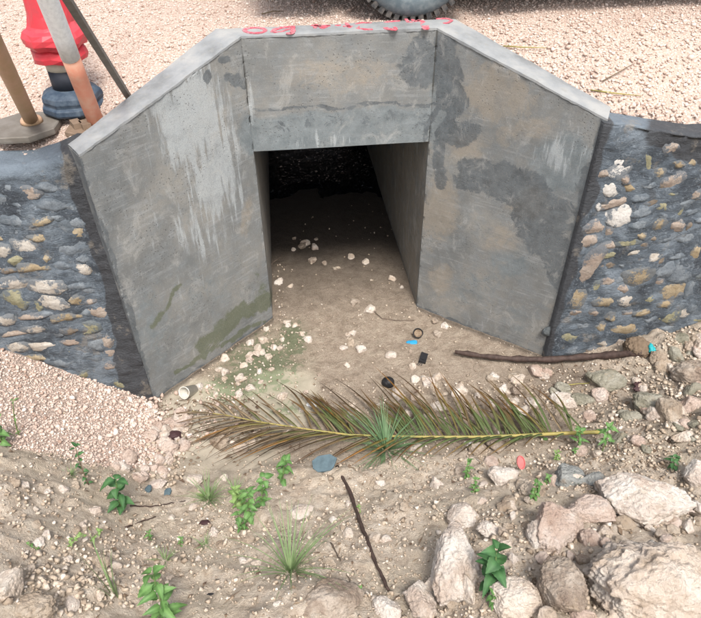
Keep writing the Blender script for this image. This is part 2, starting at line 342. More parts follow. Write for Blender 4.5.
# ------------------------------------------------------------------ object helpers
def mesh_np(name, V, F, mat, parent=None, smooth=False, attrs=None, mats=None, mi=None):
    me = bpy.data.meshes.new(name); V = np.asarray(V, np.float32); F = np.asarray(F, np.int32)
    me.vertices.add(len(V)); me.vertices.foreach_set('co', V.ravel())
    k = F.shape[1]; me.loops.add(F.size); me.loops.foreach_set('vertex_index', F.ravel())
    me.polygons.add(len(F)); me.polygons.foreach_set('loop_start', np.arange(0, F.size, k, dtype=np.int32))
    me.polygons.foreach_set('loop_total', np.full(len(F), k, np.int32))
    me.update(calc_edges=True)
    for mm in (mats or [mat]): me.materials.append(MT[mm])
    if mi is not None: me.polygons.foreach_set('material_index', np.asarray(mi, np.int32))
    if smooth: me.polygons.foreach_set('use_smooth', np.ones(len(F), bool))
    for a, v in (attrs or {}).items():
        at_ = me.attributes.new(a, 'FLOAT', 'POINT'); at_.data.foreach_set('value', np.asarray(v, np.float32))
    o = bpy.data.objects.new(name, me); COL.objects.link(o)
    if parent: o.parent = parent
    return o
def mesh_py(name, V, F, mat, parent=None, smooth=False, attrs=None, mats=None, mi=None):
    me = bpy.data.meshes.new(name); me.from_pydata([tuple(map(float, v)) for v in V], [], F)
    for mm in (mats or [mat]): me.materials.append(MT[mm])
    if mi is not None: me.polygons.foreach_set('material_index', mi)
    if smooth: me.polygons.foreach_set('use_smooth', [True]*len(me.polygons))
    for a, v in (attrs or {}).items():
        at_ = me.attributes.new(a, 'FLOAT', 'POINT'); at_.data.foreach_set('value', [float(q) for q in v])
    me.update(); o = bpy.data.objects.new(name, me); COL.objects.link(o)
    if parent: o.parent = parent
    return o
def tag(o, label=None, cat=None, group=None, kind=None):
    if label: o['label'] = label
    if cat: o['category'] = cat
    if group: o['group'] = group
    if kind: o['kind'] = kind
    return o
def thing(name, loc, label, cat, group=None, rz=0.):
    e = bpy.data.objects.new(name, None); COL.objects.link(e); e.empty_display_size = .05
    e.location = tuple(map(float, loc)); e.rotation_euler = (0, 0, rz); return tag(e, label, cat, group)
def grid_idx(n, m):                       # n rows of m
    i = np.arange((n-1)*m).reshape(n-1, m)[:, :-1].ravel(); return np.stack([i, i+1, i+m+1, i+m], 1)
class B:                                  # polygon collector
    def __init__(s): s.v = []; s.f = []
    def add(s, v, f):
        k = len(s.v); s.v += [tuple(map(float, p)) for p in v]; s.f += [tuple(i+k for i in q) for q in f]; return s
    def prism(s, poly, z0, z1):           # poly ccw in xy; z0/z1 scalars or lists
        n = len(poly); a = z0 if hasattr(z0, '__len__') else [z0]*n; b = z1 if hasattr(z1, '__len__') else [z1]*n
        v = [(p[0], p[1], a[i]) for i, p in enumerate(poly)]+[(p[0], p[1], b[i]) for i, p in enumerate(poly)]
        return s.add(v, [tuple(range(n-1, -1, -1)), tuple(range(n, 2*n))]+[(i, (i+1) % n, n+(i+1) % n, n+i) for i in range(n)])
    def box(s, c, d, R=None):
        v = []
        for x in (-1, 1):
            for y in (-1, 1):
                for z in (-1, 1):
                    p = Vector((x*d[0]/2, y*d[1]/2, z*d[2]/2)); p = R @ p if R else p; v.append(p+Vector(c))
        return s.add(v, [(0, 1, 3, 2), (4, 6, 7, 5), (0, 4, 5, 1), (2, 3, 7, 6), (0, 2, 6, 4), (1, 5, 7, 3)])
    def tube(s, pts, rad, n=8, jit=0.):
        P = [Vector(tuple(map(float, p))) for p in pts]; m_ = len(P); rad = rad if hasattr(rad, '__len__') else [rad]*m_
        v = []; up = Vector((0, 0, 1))
        t0 = (P[1]-P[0]).normalized(); ref = up if abs(t0.z) < .9 else Vector((1, 0, 0))
        for i in range(m_):
            t = (P[min(i+1, m_-1)]-P[max(i-1, 0)]).normalized(); a = t.cross(ref).normalized(); b = t.cross(a)
            for j in range(n):
                an = 2*math.pi*j/n; r = rad[i]*(1+jit*(random.random()-.5)); v.append(P[i]+a*math.cos(an)*r+b*math.sin(an)*r)
        f = [(i*n+j, i*n+(j+1) % n, (i+1)*n+(j+1) % n, (i+1)*n+j) for i in range(m_-1) for j in range(n)]
        f += [tuple(range(n-1, -1, -1)), tuple(range((m_-1)*n, m_*n))]; return s.add(v, f)
    def lathe(s, prof, n=16, poly=None, wob=0., ph=0.):
        v = []
        for (r, z) in prof:
            for j in range(n):
                an = 2*math.pi*j/n+ph; rr = r*(1+wob*math.sin(3*an+z*40)*.6+wob*(random.random()-.5)); v.append((rr*math.cos(an), rr*math.sin(an), z))
        m_ = len(prof)
        f = [(i*n+j, i*n+(j+1) % n, (i+1)*n+(j+1) % n, (i+1)*n+j) for i in range(m_-1) for j in range(n)]
        f += [tuple(range(n-1, -1, -1)), tuple(range((m_-1)*n, m_*n))]; return s.add(v, f)
    def build(s, name, mat, parent=None, smooth=False): return mesh_py(name, s.v, s.f, mat, parent, smooth)

def ico(sub):
    t = (1+5**.5)/2
    V = [(-1, t, 0), (1, t, 0), (-1, -t, 0), (1, -t, 0), (0, -1, t), (0, 1, t), (0, -1, -t), (0, 1, -t), (t, 0, -1), (t, 0, 1), (-t, 0, -1), (-t, 0, 1)]
    F = [(0, 11, 5), (0, 5, 1), (0, 1, 7), (0, 7, 10), (0, 10, 11), (1, 5, 9), (5, 11, 4), (11, 10, 2), (10, 7, 6), (7, 1, 8), (3, 9, 4), (3, 4, 2), (3, 2, 6), (3, 6, 8), (3, 8, 9), (4, 9, 5), (2, 4, 11), (6, 2, 10), (8, 6, 7), (9, 8, 1)]
    V = [np.array(v)/np.linalg.norm(v) for v in V]
    for _ in range(sub):
        c = {}; G = []
        def mid(a, b):
            k = (min(a, b), max(a, b))
            if k not in c: p = V[a]+V[b]; V.append(p/np.linalg.norm(p)); c[k] = len(V)-1
            return c[k]
        for a, b, d in F:
            x, y, z = mid(a, b), mid(b, d), mid(d, a); G += [(a, x, z), (b, y, x), (d, z, y), (x, y, z)]
        F = G
    return np.array(V), np.array(F)
ICO = {i: ico(i) for i in range(6)}
BOXV = np.array([(x, y, z) for x in (-1, 1) for y in (-1, 1) for z in (-1, 1)], float)*.72
BOXF = np.array([(0, 1, 3), (0, 3, 2), (4, 6, 7), (4, 7, 5), (0, 4, 5), (0, 5, 1), (2, 3, 7), (2, 7, 6), (0, 2, 6), (0, 6, 4), (1, 5, 7), (1, 7, 3)])
ICO['chip'] = (BOXV, BOXF)
def rock_verts(sub, seed, planes=13, rough=.09, sharp=1., pock=.04):
    V, F = ICO[sub]; r = np.random.default_rng(seed)
    N = r.normal(size=(planes, 3)); N /= np.linalg.norm(N, axis=1)[:, None]; D = r.uniform(.62, .98, planes)
    dots = V@N.T; q = np.where(dots > .05, D[None]/np.maximum(dots, .05), 9.)
    rad = np.minimum(q.min(1), 1.15); rad = sharp*rad+(1-sharp)
    P = V*rad[:, None]; s = seed*1.37
    d = rough*fbm(P[:, 0]+s, P[:, 1], P[:, 2], s=2.2, o=5, seed=seed, g=.6)+rough*.5*np.abs(fbm(P[:, 0]+s, P[:, 1], P[:, 2], s=6, o=3, seed=seed+5))
    if sub >= 3: d = d-rough*.9*np.abs(fbm(P[:, 0], P[:, 1]+s, P[:, 2], s=4.5, o=4, seed=seed+3, g=.6))+rough*.45*fbm(P[:, 0]+s, P[:, 1], P[:, 2], s=13, o=3, seed=seed+4)
    if pock: d = d-pock*S(.15, .5, fbm(P[:, 0], P[:, 1]+s, P[:, 2], s=9, o=3, seed=seed+9))
    return P*(1+d)[:, None], F

def stones(name, P, size, mat, sub=0, flat=.75, kind='stuff', rnd=None, parent=None, sink=.2, N=None):
    """many small stones joined in one mesh; P (n,3), size (n,)"""
    V, F = ICO[sub]; n = len(P); nv = len(V)
    if n == 0: return None
    jb = (.55, 1.25) if sub == 'chip' else (.66, 1.30)
    R = RNG.normal(size=(n, 3, 3)); Q, _ = np.linalg.qr(R)
    sc = np.stack([RNG.uniform(.8, 1.25, n), RNG.uniform(.65, 1.0, n), RNG.uniform(.5, .9, n)], 1)*np.asarray(size)[:, None]*.5
    jit = RNG.uniform(jb[0], jb[1], (n, nv, 3 if sub == 'chip' else 1))
    W = (V[None]*jit)*sc[:, None, :]; W = np.einsum('nij,nkj->nki', Q, W); W[:, :, 2] *= flat
    W = W+np.asarray(P)[:, None, :]; W[:, :, 2] += (np.asarray(size)*(.5-sink)*flat)[:, None]
    FF = F[None]+(np.arange(n)*nv)[:, None, None]
    rr = np.repeat(RNG.random(n) if rnd is None else rnd, nv)
    o = mesh_np(name, W.reshape(-1, 3), FF.reshape(-1, 3), mat, parent, sub == 1, {'rnd': rr}); return o

# ------------------------------------------------------------------ the ditch ground
def axis(lo, hi, step, far, n=34):
    a = np.arange(lo, hi+1e-6, step); g = np.geomspace(step*1.5, far, n)
    return np.concatenate([(lo-g)[::-1], a, hi+g])
def build_ground():
    xs = axis(-2.7, 2.9, .0125, 150); ya = np.arange(-2.9, 2.9, .0125)
    g = np.geomspace(.02, 150, 34); ys = np.concatenate([(-2.9-g)[::-1], ya, np.arange(2.95, 9.0, .3)])
    X, Y = np.meshgrid(xs, ys); X = X+np.where(np.abs(X) < 2.6, RNG.uniform(-.002, .002, X.shape), 0)
    Z = ground_h(X, Y)
    x, y, z = X.ravel(), Y.ravel(), Z.ravel()
    F = grid_idx(len(ys), len(xs)); cx = x[F].mean(1); cy = y[F].mean(1)
    keep = (cy < wall_front(cx)+.07) | ((np.abs(cx) < .53) & (cy < 5.75))
    F = F[keep]; used = np.unique(F); re = -np.ones(len(x), int); re[used] = np.arange(len(used)); F = re[F]; x, y, z = x[used], y[used], z[used]
    s = soil_h(x, y); gm = gmask(x, y)
    mud = 1-S(.02, .10, s+.03*fbm(x, y, s=6, o=3, seed=8)); u, v, _ = to_px(x, y, z)
    def blob(cx, cy, rx, ry): return np.clip(1.3-np.hypot((u-cx)/rx, (v-cy)/ry), 0, 1)
    nn = .5*fbm(x, y, s=5, o=3, seed=91)
    silt = S(.3, .6, np.maximum.reduce([blob(215, 455, 75, 34), blob(205, 405, 50, 30), blob(285, 400, 45, 40), blob(180, 425, 30, 25)])+nn*.5)*mud
    algae = np.clip(np.maximum.reduce([blob(262, 365, 48, 38), blob(232, 388, 34, 20), blob(292, 340, 18, 24), blob(285, 410, 25, 14)*.7]), 0, 1)*mud*S(0, -.05, y-wall_front(x)+.0)
    damp_shade = np.maximum(np.clip(.5*S(-.25, .35, y+.15*fbm(x, y, s=4, o=3, seed=6))+.5*S(.15, .95, y+.15*fbm(x, y, s=4, o=3, seed=6)), 0, 1), np.clip(1-np.abs(y-wall_front(x)+.02)/.05, 0, 1)*.8*(x > -1.3)*(x < 1.3)*(np.abs(x) > .49))  # painted interior shade, deepening into the culvert; darker line along the wall foot
    damp_shade = np.maximum(damp_shade, .6*blob(660, 400, 50, 45)+.3*blob(560, 380, 60, 20))
    o = mesh_np('ground', np.stack([x, y, z], 1), F, 'ground', None, True, dict(mud=mud, gravel=gm, silt=silt, algae=algae, damp_shade=np.clip(damp_shade, 0, 1)))
    tag(o, kind='structure')
build_ground()
# standing water far inside the culvert
def water():
    xs = np.linspace(-.5, .5, 90); ys = np.arange(1.12, 5.6, .012); X, Y = np.meshgrid(xs, ys)
    Z = .022+.002*fbm(X, Y, s=9, o=3, seed=4)
    Z = Z-.04*S(2.0, 1.25, Y+.25*vn(X*5, Y*5, seed=3))
    o = mesh_np('water', np.stack([X.ravel(), Y.ravel(), Z.ravel()], 1), grid_idx(len(ys), len(xs)), 'water', None, True); tag(o, kind='structure')
water()
# ------------------------------------------------------------------ the gravel road behind the walls
def build_road():
    xs = axis(-2.9, 3.2, .02, 150); ya = np.arange(-.80, 1.6, .02); g = np.geomspace(.03, 3.9, 22)
    ys = np.concatenate([[-.9], ya, 1.6+g, [5.60, 5.70, 5.73, 6.5, 8, 10, 13, 18, 28, 50, 90, 150]])
    X, Y = np.meshgrid(xs, ys); Z = road_h(X, Y); x, y, z = X.ravel(), Y.ravel(), Z.ravel()
    F = grid_idx(len(ys), len(xs)); cx = x[F].mean(1); cy = y[F].mean(1); F = F[(cy > wall_back(cx)-.03) & ~((np.abs(cx) < .54) & (cy > 5.59) & (cy < 5.76))]
    z = z-.02*(np.maximum(y-wall_back(x), 0) < .02)
    o = mesh_np('road', np.stack([x, y, z], 1), F, 'road', None, True); tag(o, kind='structure')
build_road()

# ------------------------------------------------------------------ concrete culvert
def face_masks(P):
    x, y, z = P.T; u, v, _ = to_px(x, y, z)
    du = 7*fbm(x*1+y, z, s=7, o=3, seed=12); dv = 7*fbm(x+y, z, s=7, o=3, seed=13); u0, v0 = u, v; u = u+du; v = v+dv
    def bl(cx, cy, rx, ry, a=0.):
        c, s_ = math.cos(math.radians(a)), math.sin(math.radians(a)); X = (u-cx)*c+(v-cy)*s_; Y = -(u-cx)*s_+(v-cy)*c
        return np.clip(1.25-.75*np.hypot(X/rx, Y/ry), 0, 1)
    def seg(x0, y0, x1, y1, wd):
        dx, dy = x1-x0, y1-y0; t = np.clip(((u-x0)*dx+(v-y0)*dy)/(dx*dx+dy*dy), 0, 1)
        return np.clip(1.25-.75*np.hypot(u-x0-t*dx, v-y0-t*dy)/wd, 0, 1)
    mx = lambda *a: np.maximum.reduce(a)
    L = v0*0
    wet = mx(seg(72, 158, 100, 240, 8), seg(100, 240, 150, 400, 7), bl(424, 64, 25, 24), seg(444, 45, 456, 105, 11), bl(448, 80, 15, 40), seg(452, 105, 438, 165, 6), bl(464, 134, 16, 14), bl(480, 178, 26, 15), seg(480, 176, 545, 204, 13), bl(530, 185, 16, 12), seg(530, 210, 560, 262, 14), seg(545, 250, 580, 330, 10)*.85, seg(250, 108, 434, 103, 2.5)*.7, seg(255, 124, 430, 116, 13)*.47,
             bl(505, 178, 16, 14), bl(470, 172, 12, 12), bl(545, 225, 22, 30, 60), seg(520, 215, 565, 280, 9), seg(606, 124, 552, 350, 9), bl(575, 300, 14, 36, 15), bl(590, 215, 10, 34, 12), bl(440, 180, 8, 16)*.8,
             seg(233, 78, 237, 82, 8), bl(225, 60, 5, 5)*.8, bl(300, 108, 40, 3)*.4, bl(560, 245, 12, 12), seg(428, 140, 436, 92, 3)*.9, bl(206, 75, 6, 6))
    tan = mx(bl(450, 90, 24, 30)*.4, bl(495, 95, 40, 34), bl(440, 210, 20, 40), bl(440, 280, 14, 16), bl(470, 150, 30, 22)*.8, bl(530, 205, 24, 16), bl(520, 130, 46, 20)*.7, bl(340, 75, 90, 26)*.65, bl(245, 215, 10, 34)*.7, bl(560, 320, 16, 26)*.8, bl(500, 240, 26, 20)*.7, bl(120, 180, 30, 40)*.4, bl(240, 120, 10, 50)*.4, bl(395, 190, 30, 80)*.55)
    blue = mx(seg(255, 132, 430, 122, 17), seg(255, 140, 430, 128, 15), bl(565, 165, 30, 30), bl(470, 290, 40, 24)*.5, bl(180, 130, 50, 60)*.45, bl(200, 290, 60, 50)*.45, bl(440, 110, 20, 60)*.7, bl(520, 320, 30, 20)*.5, bl(150, 330, 40, 60)*.5, bl(510, 265, 30, 30)*.6)
    pale = mx(bl(190, 120, 34, 55), bl(130, 240, 50, 60)*.22, bl(190, 290, 50, 50)*.22, bl(215, 170, 22, 60)*.9, bl(160, 95, 24, 30)*.8, bl(250, 100, 8, 30)*.5, bl(565, 155, 24, 22)*.7, bl(430, 150, 8, 40)*.4, bl(200, 230, 30, 30)*.6, bl(320, 140, 60, 8)*.45, bl(470, 330, 40, 14)*.4)
    algae = mx(seg(203, 348, 236, 318, 7), seg(236, 318, 268, 296, 8), seg(175, 372, 262, 322, 3)*.8, seg(150, 330, 178, 285, 3)*.75, bl(262, 285, 8, 14)*.6)
    algae = algae*(z < .9); inn = (y > .02)*(np.abs(x) < .52); tan = np.where(inn, .75, tan); pale = np.where(inn, .3, pale)
    dist = np.minimum(np.abs(x+.5)+np.abs(y), np.abs(x-.5)+np.abs(y)); seam = np.clip(1.1-dist/.008, 0, 1)*np.clip(.75+.9*fbm(x, z, s=9, o=3, seed=66), 0, 1)*(z > HL-.02)
    low = np.clip(1-z/.05, 0, 1); wet = np.maximum(wet, low*.75)
    return dict(wet=wet, tan=tan, blue=blue, pale=pale, algae=algae, seam=seam)
def slab(name, foot, zt, zb=-.3, parent=None, front=0, step=.012, label=None):
    """foot: ccw polygon; face between foot[front] and foot[front+1] gets a fine grid"""
    n = len(foot); zt = zt if hasattr(zt, '__len__') else [zt]*n
    a, b = np.array(foot[front]), np.array(foot[(front+1) % n]); za, zc = zt[front], zt[(front+1) % n]
    Ln = np.linalg.norm(b-a); nu = max(2, int(Ln/step)); hv = max(za, zc)-zb; nv = max(2, int(hv/step))
    U, Vv = np.meshgrid(np.linspace(0, 1, nu+1), np.linspace(0, 1, nv+1))
    top = za+(zc-za)*U; Z = zb+(top-zb)*Vv; X = a[0]+(b[0]-a[0])*U; Y = a[1]+(b[1]-a[1])*U
    nrm = np.array([b[1]-a[1], -(b[0]-a[0])])/Ln
    edge = np.minimum(np.minimum(U*Ln, (1-U)*Ln), (1-Vv)*hv); d = .0035*fbm(X*1.3+Y, Z, s=5, o=4, seed=7)*S(0, .05, edge)
    chip = -.006*S(.0, .6, fbm(X+Y*1.7, Z, s=30, o=3, seed=19))*S(.012, 0, edge)
    X = X+nrm[0]*(d+chip); Y = Y+nrm[1]*(d+chip)
    G = np.stack([X.ravel(), Y.ravel(), Z.ravel()], 1); F = [tuple(q) for q in grid_idx(nv+1, nu+1)]
    k = len(G); R = [(foot[i][0], foot[i][1], zb) for i in range(n)]+[(foot[i][0], foot[i][1], zt[i]) for i in range(n)]
    V = np.concatenate([G, np.array(R)]); F += [tuple(range(k+n-1, k-1, -1)), tuple(range(k+n, k+2*n))]
    for i in range(n):
        if i != front: j = (i+1) % n; F.append((k+i, k+j, k+n+j, k+n+i))
    return mesh_py(name, V, F, 'concrete', parent, False, face_masks(V))
cul = thing('concrete_culvert', (0, 0, 0), 'grey concrete box culvert with two splayed wing walls and wet stains', 'culvert')
T = .014
slab('headwall', [(-.5, 0), (.5, 0), (.63, .155), (-.63, .155)], HT-T, HL, cul, 0)
slab('wing_wall', [(LX, LY), (-.5, 0), (-.63, .155), (LBX, LBY)], [HE-T, HT-T, HT-T, HE-T], -.3, cul, 0)
slab('wing_wall', [(.5, 0), (RX, RY), (RBX, RBY), (.63, .155)], [HT-T, HE-T, HE-T, HT-T], -.3, cul, 0)
slab('side_wall', [(-.5, .003), (-.5, 5.6), (-.65, 5.6), (-.65, .182), (-.632, .158)], HL-.002, -.3, cul, 0, .03)
slab('side_wall', [(.5, 5.6), (.5, .003), (.632, .158), (.65, .182), (.65, 5.6)], HL-.002, -.3, cul, 0, .03)
b = B(); b.prism([(-.65, .158), (.65, .158), (.65, 5.6), (-.65, 5.6)], HL, HL+.15); o = b.build('roof_slab', 'concrete', cul)
b = B(); b.prism([(-4, 5.602), (-.5, 5.602), (-.5, 5.8), (-4, 5.8)], -.3, 1.83); b.prism([(.5, 5.602), (4, 5.602), (4, 5.8), (.5, 5.8)], -.3, 1.83); b.prism([(-.5, 5.602), (.5, 5.602), (.5, 5.8), (-.5, 5.8)], HL, 1.83)
b.build('far_headwall', 'concrete', cul)
# cement coping along headwall and wings
def coping():
    path = [(LX, LY, HE), (-.5, 0, HT), (.5, 0, HT), (RX, RY, HE)]; back = [(LBX, LBY, HE), (-.63, .155, HT), (.63, .155, HT), (RBX, RBY, HE)]
    for s in range(3):
        n = 60; V = []
        for i in range(n+1):
            t = i/n; f = np.array(path[s])*(1-t)+np.array(path[s+1])*t; k = np.array(back[s])*(1-t)+np.array(back[s+1])*t
            d = (f-k); d[2] = 0; d /= np.linalg.norm(d); w1 = .003+.004*float(vn(f[0]*25+s, f[1]*25)); w2 = .004*float(vn(k[0]*25, k[1]*25+9))
            ed = 0 if i in (0, n) else 1; f = f+d*w1*(1 if ed else .6); k = k-d*w2*ed; zz = .0025*float(vn(f[0]*9, f[1]*9, seed=4))*ed
            bz = .004*float(vn(f[0]*30, f[1]*30, seed=8))*ed
            for q in range(5):
                a = f+(k-f)*(q/4); e = .004 if q in (0, 4) else 0
                V.append((a[0], a[1], a[2]+zz-e))
            V.append((f[0], f[1], f[2]-T+.0005-abs(bz))); V.append((k[0], k[1], k[2]-T+.0005))
        F = []
        for i in range(n):
            a, c = i*7, (i+1)*7; F += [(a+q, c+q, c+q+1, a+q+1)[::-1] for q in range(4)]; F += [(a+5, c+5, c, a), (a+4, c+4, c+6, a+6)]
        mesh_py('coping', V, F, 'coping', cul)
coping()
# red spray-painted figures on the headwall coping, seen upside down from the ditch
def stroke(pts, wd):
    P = [on_z(u, v, HT+.0015) for u, v in pts]; Q = []
    for i in range(len(P)-1):
        for t in np.linspace(0, 1, 6, endpoint=False): Q.append(P[i]*(1-t)+P[i+1]*t)
    Q.append(P[-1]); bb = B(); V = []; n = len(Q)
    for i, p in enumerate(Q):
        d = Q[min(i+1, n-1)]-Q[max(i-1, 0)]; d /= max(1e-6, np.linalg.norm(d)); nn = np.array([-d[1], d[0], 0]); ww = wd*1.35*(.75+.5*random.random())*(.6 if i in (0, n-1) else 1)
        for s_, zz in ((1, -.003), (1, .0002), (-1, .0002), (-1, -.003)): V.append(p+nn*ww*s_+np.array([0, 0, zz]))
    F = [(i*4+j, i*4+(j+1) % 4, i*4+4+(j+1) % 4, i*4+4+j) for i in range(n-1) for j in range(4)]+[(3, 2, 1, 0), (n*4-4, n*4-3, n*4-2, n*4-1)]
    bb.add(V, F); return bb.build('painted_figure', 'paint', cul)
el = lambda cx, cy, rx, ry, n=14: [(cx+rx*math.cos(6.2832*i/n), cy+ry*math.sin(6.2832*i/n)) for i in range(n+1)]
stroke(el(255, 30, 10.5, 2.7), .008)
stroke([(272, 32), (275, 29), (283, 27), (293, 26), (293, 30), (292, 33), (286, 33)], .009)
stroke([(273, 32), (282, 31), (291, 28)], .006)
stroke([(311, 25), (319, 26), (330, 25)], .008); stroke([(315, 28), (316, 24)], .008); stroke([(330, 25), (322, 28), (318, 25)], .007); stroke([(335, 25), (341, 25)], .006)
stroke([(343, 26), (353, 26)], .007); stroke([(346, 22.5), (350, 27.5)], .007)
stroke([(355, 24), (362, 22.5), (370, 22.5), (364, 25), (358, 28), (366, 29), (373, 29)], .008)
stroke([(400, 20.5), (388, 21.5), (382, 25), (387, 28.5), (397, 29.5)], .009); stroke([(384, 24), (392, 24.5), (397, 29)], .006)
stroke([(406, 18.5), (408, 22), (413, 22)], .007); stroke([(412, 19), (415, 21.5), (420, 19.5)], .007); stroke([(418, 20), (424, 22), (426, 29)], .014)
stroke([(436, 18.5), (446, 18), (452, 20), (448, 22.5), (443, 23)], .006)

# ------------------------------------------------------------------ rubble masonry walls
def rubble(name, side, label, near, st):
    # profile param: up the battered face, round the shoulder, across the top
    xa, xb = (-8.2, LBX-.002) if side < 0 else (RX+.001, 8.2)
    xs = np.concatenate([np.arange(-2.7, xb, .014), [xb]]) if side < 0 else np.arange(xa, 2.9, .014)
    far = np.linspace(xa, -2.75, 20) if side < 0 else np.linspace(2.95, xb, 20)
    xs = np.concatenate([far, xs]) if side < 0 else np.concatenate([xs, far])
    xs = np.concatenate([xs, [LX-.004, LX+.003, LX+.004]]) if side < 0 else np.concatenate([[RX-.022, RX-.021, RX-.010], xs])
    s = np.concatenate([np.linspace(0, 1, 120), np.linspace(1.02, 2, 22)])
    X, Sg = np.meshgrid(xs, s); zt = cap_z(X)-(.012 if side > 0 else .03*S(LX, -1.45, X))
    if side < 0: yb, yt, rr, bt = -.700, -.585, .06, .14
    else: yb, yt, rr, bt = -.640, -.622, .012, .13
    f = np.clip(Sg, 0, 1); t = np.clip(Sg-1, 0, 1)
    zf = -.25+(zt-rr+.25)*f; yf = yb+(yt-yb)*np.clip(zf/1.5, 0, 1)
    ang = t/.4*math.pi/2; ang = np.clip(ang, 0, math.pi/2)
    Z = np.where(Sg <= 1, zf, zt-rr+rr*np.sin(ang)); Y = np.where(Sg <= 1, yf, yf+rr*(1-np.cos(ang))+np.clip((t-.4)/.6, 0, 1)*bt)
    d = .022*fbm(X, Z, s=6, o=4, seed=31)+.012*np.abs(fbm(X, Z, s=16, o=3, seed=32))+.006*fbm(X, Z*1.6, s=28, o=2, seed=33)
    k = S(1.5, 1., Sg)*.9+.1
    if side > 0: k = k*S(RX, RX+.05, X)
    Y = Y-d*k; Z = Z+np.where(Sg > 1, .006*fbm(X, Y, s=9, o=3, seed=3), 0)
    if side < 0: Y[:, -1] += .09; Z[Sg > 1.0] -= 0; Z = np.where((X > LBX+.004) & (Sg > 1), Z-.03*S(LBX, LX, X), Z)
    else: Y[:, 0] += .07; Z = np.where(X < RX, np.minimum(Z, HE-.016), Z)
    V = np.stack([X.ravel(), Y.ravel(), Z.ravel()], 1); u, v, _ = to_px(*V.T)
    n2 = 6*fbm(V[:, 0], V[:, 2], s=6, o=3, seed=71)
    if side < 0:
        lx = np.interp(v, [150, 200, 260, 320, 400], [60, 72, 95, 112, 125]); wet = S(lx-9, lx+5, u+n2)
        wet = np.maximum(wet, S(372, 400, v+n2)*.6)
    else:
        wet = S(1.285, 1.20, V[:, 0]+n2*.010)*.75; e = (137.5-119)/(701-606.)*(u-606)+119; wet = np.maximum(wet, S(34, 14, v-e+n2*1.5)*S(620, 680, u)); wet = np.maximum(wet, .5*np.clip(1.2-np.hypot((u-652)/14, (v-195)/24), 0, 1))
    top = (Sg.ravel() > 1.12)*1.; 
    if side < 0: top = np.maximum(top, S(22, 8, (v-162+n2))*(V[:, 2] > 1.2))*(1-wet)
    root = thing(name, ((xa+xb)/2 if abs(xa) < 3 else (-1.8 if side < 0 else 1.8), -.6, 0), label, 'wall')
    V[:, 0] -= root.location.x; V[:, 1] -= root.location.y
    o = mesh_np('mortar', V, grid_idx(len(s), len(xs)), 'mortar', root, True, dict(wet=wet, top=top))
    # hidden back block so that the wall has thickness
    bb = B(); yb2 = (-.44 if side < 0 else -.49); bb.prism([(xa, yt+.07), (xb, yt+.07), (xb, yb2), (xa, yb2)], -.3, 1.40); oo = bb.build('backing', 'mortar', root); oo.location = (-root.location.x, -root.location.y, 0)
    meshes = {}
    for i, (cu, cv, w_, h_, mt, a) in enumerate(st):
        h_ = h_*1.08
        yy = yb; 
        for _ in range(3): p = on_y(cu, cv, yy); yy = yb+(yt-yb)*min(max(p[2]/1.5, 0), 1)-.018*1
        if p[2] < -.05 or (side > 0 and p[0]-w_*mpp(p)*.5 < RX+.012) or (side < 0 and p[0]+w_*mpp(p)*.4 > LX-.02): continue
        mp_ = mpp(p); key = (mt, i % 4)
        if key not in meshes:
            P, F = rock_verts(3, 300+i, 8, .12, .85, .02); me = mesh_np('stone', P, F, mt, None, True); meshes[key] = me.data; bpy.data.objects.remove(me)
        q = bpy.data.objects.new('stone', meshes[key]); COL.objects.link(q); q.parent = root
        dd = .022*float(fbm(p[0], p[2], s=6, o=4, seed=31))+.012*abs(float(fbm(p[0], p[2], s=16, o=3, seed=32))); dep = .020+.0006*w_
        q.location = (p[0]-root.location.x, p[1]-root.location.y+.018-dd+dep*.80, p[2]); q.scale = (w_*mp_*.92, dep, h_*mp_*1.0)
        q.rotation_euler = (random.uniform(-.1, .1), math.radians(-a)+random.uniform(-.12, .12), random.uniform(-.1, .1))
    return root
O, PA, OL, BL, PI, BR, WH = 'st_ochre', 'st_pale', 'st_olive', 'st_blue', 'st_pink', 'st_brown', 'st_white'
LS = [(21,196,22,9,PI,5),(42,239,20,7,O,0),(26,249,22,13,PA,-10),(64,250,32,14,BL,0),(33,270,26,9,O,5),(60,267,16,10,BL,0),(83,272,8,10,PA,60),(17,288,26,12,PA,0),(46,288,24,12,PA,0),(75,287,20,9,BL,0),(8,273,13,6,BR,0),(16,302,20,14,OL,0),(52,304,20,12,PA,-20),(76,302,14,8,O,-10),
 (5,322,14,9,PA,0),(28,320,24,7,PI,0),(66,320,27,9,O,0),(100,318,16,14,PI,-50),(35,331,16,8,PA,0),(13,337,28,6,PI,3),(15,350,20,10,PA,0),(41,349,24,8,PA,-3),(70,345,14,6,PI,0),(90,345,20,14,BL,0),(35,362,22,8,O,0),(86,376,12,7,OL,0),(93,364,16,8,BL,0),(119,388,10,10,OL,0),(95,391,14,6,PA,0),(110,370,10,8,PI,0),
 (60,230,20,10,BL,0),(20,222,24,12,BL,0),(50,208,24,9,BL,0),(75,225,16,12,BL,0),(10,235,18,8,BL,0),(2,254,12,10,PA,0),(88,292,14,9,BL,10),(92,305,12,8,PI,0),(3,205,12,10,BL,0),(5,188,16,8,BL,0),(48,190,18,8,BL,0),(70,333,16,7,BR,0),(104,345,12,10,PI,60),(62,365,18,8,BL,0),(70,378,16,7,BL,0),(108,356,9,12,PI,70),(55,335,14,8,BL,0)]
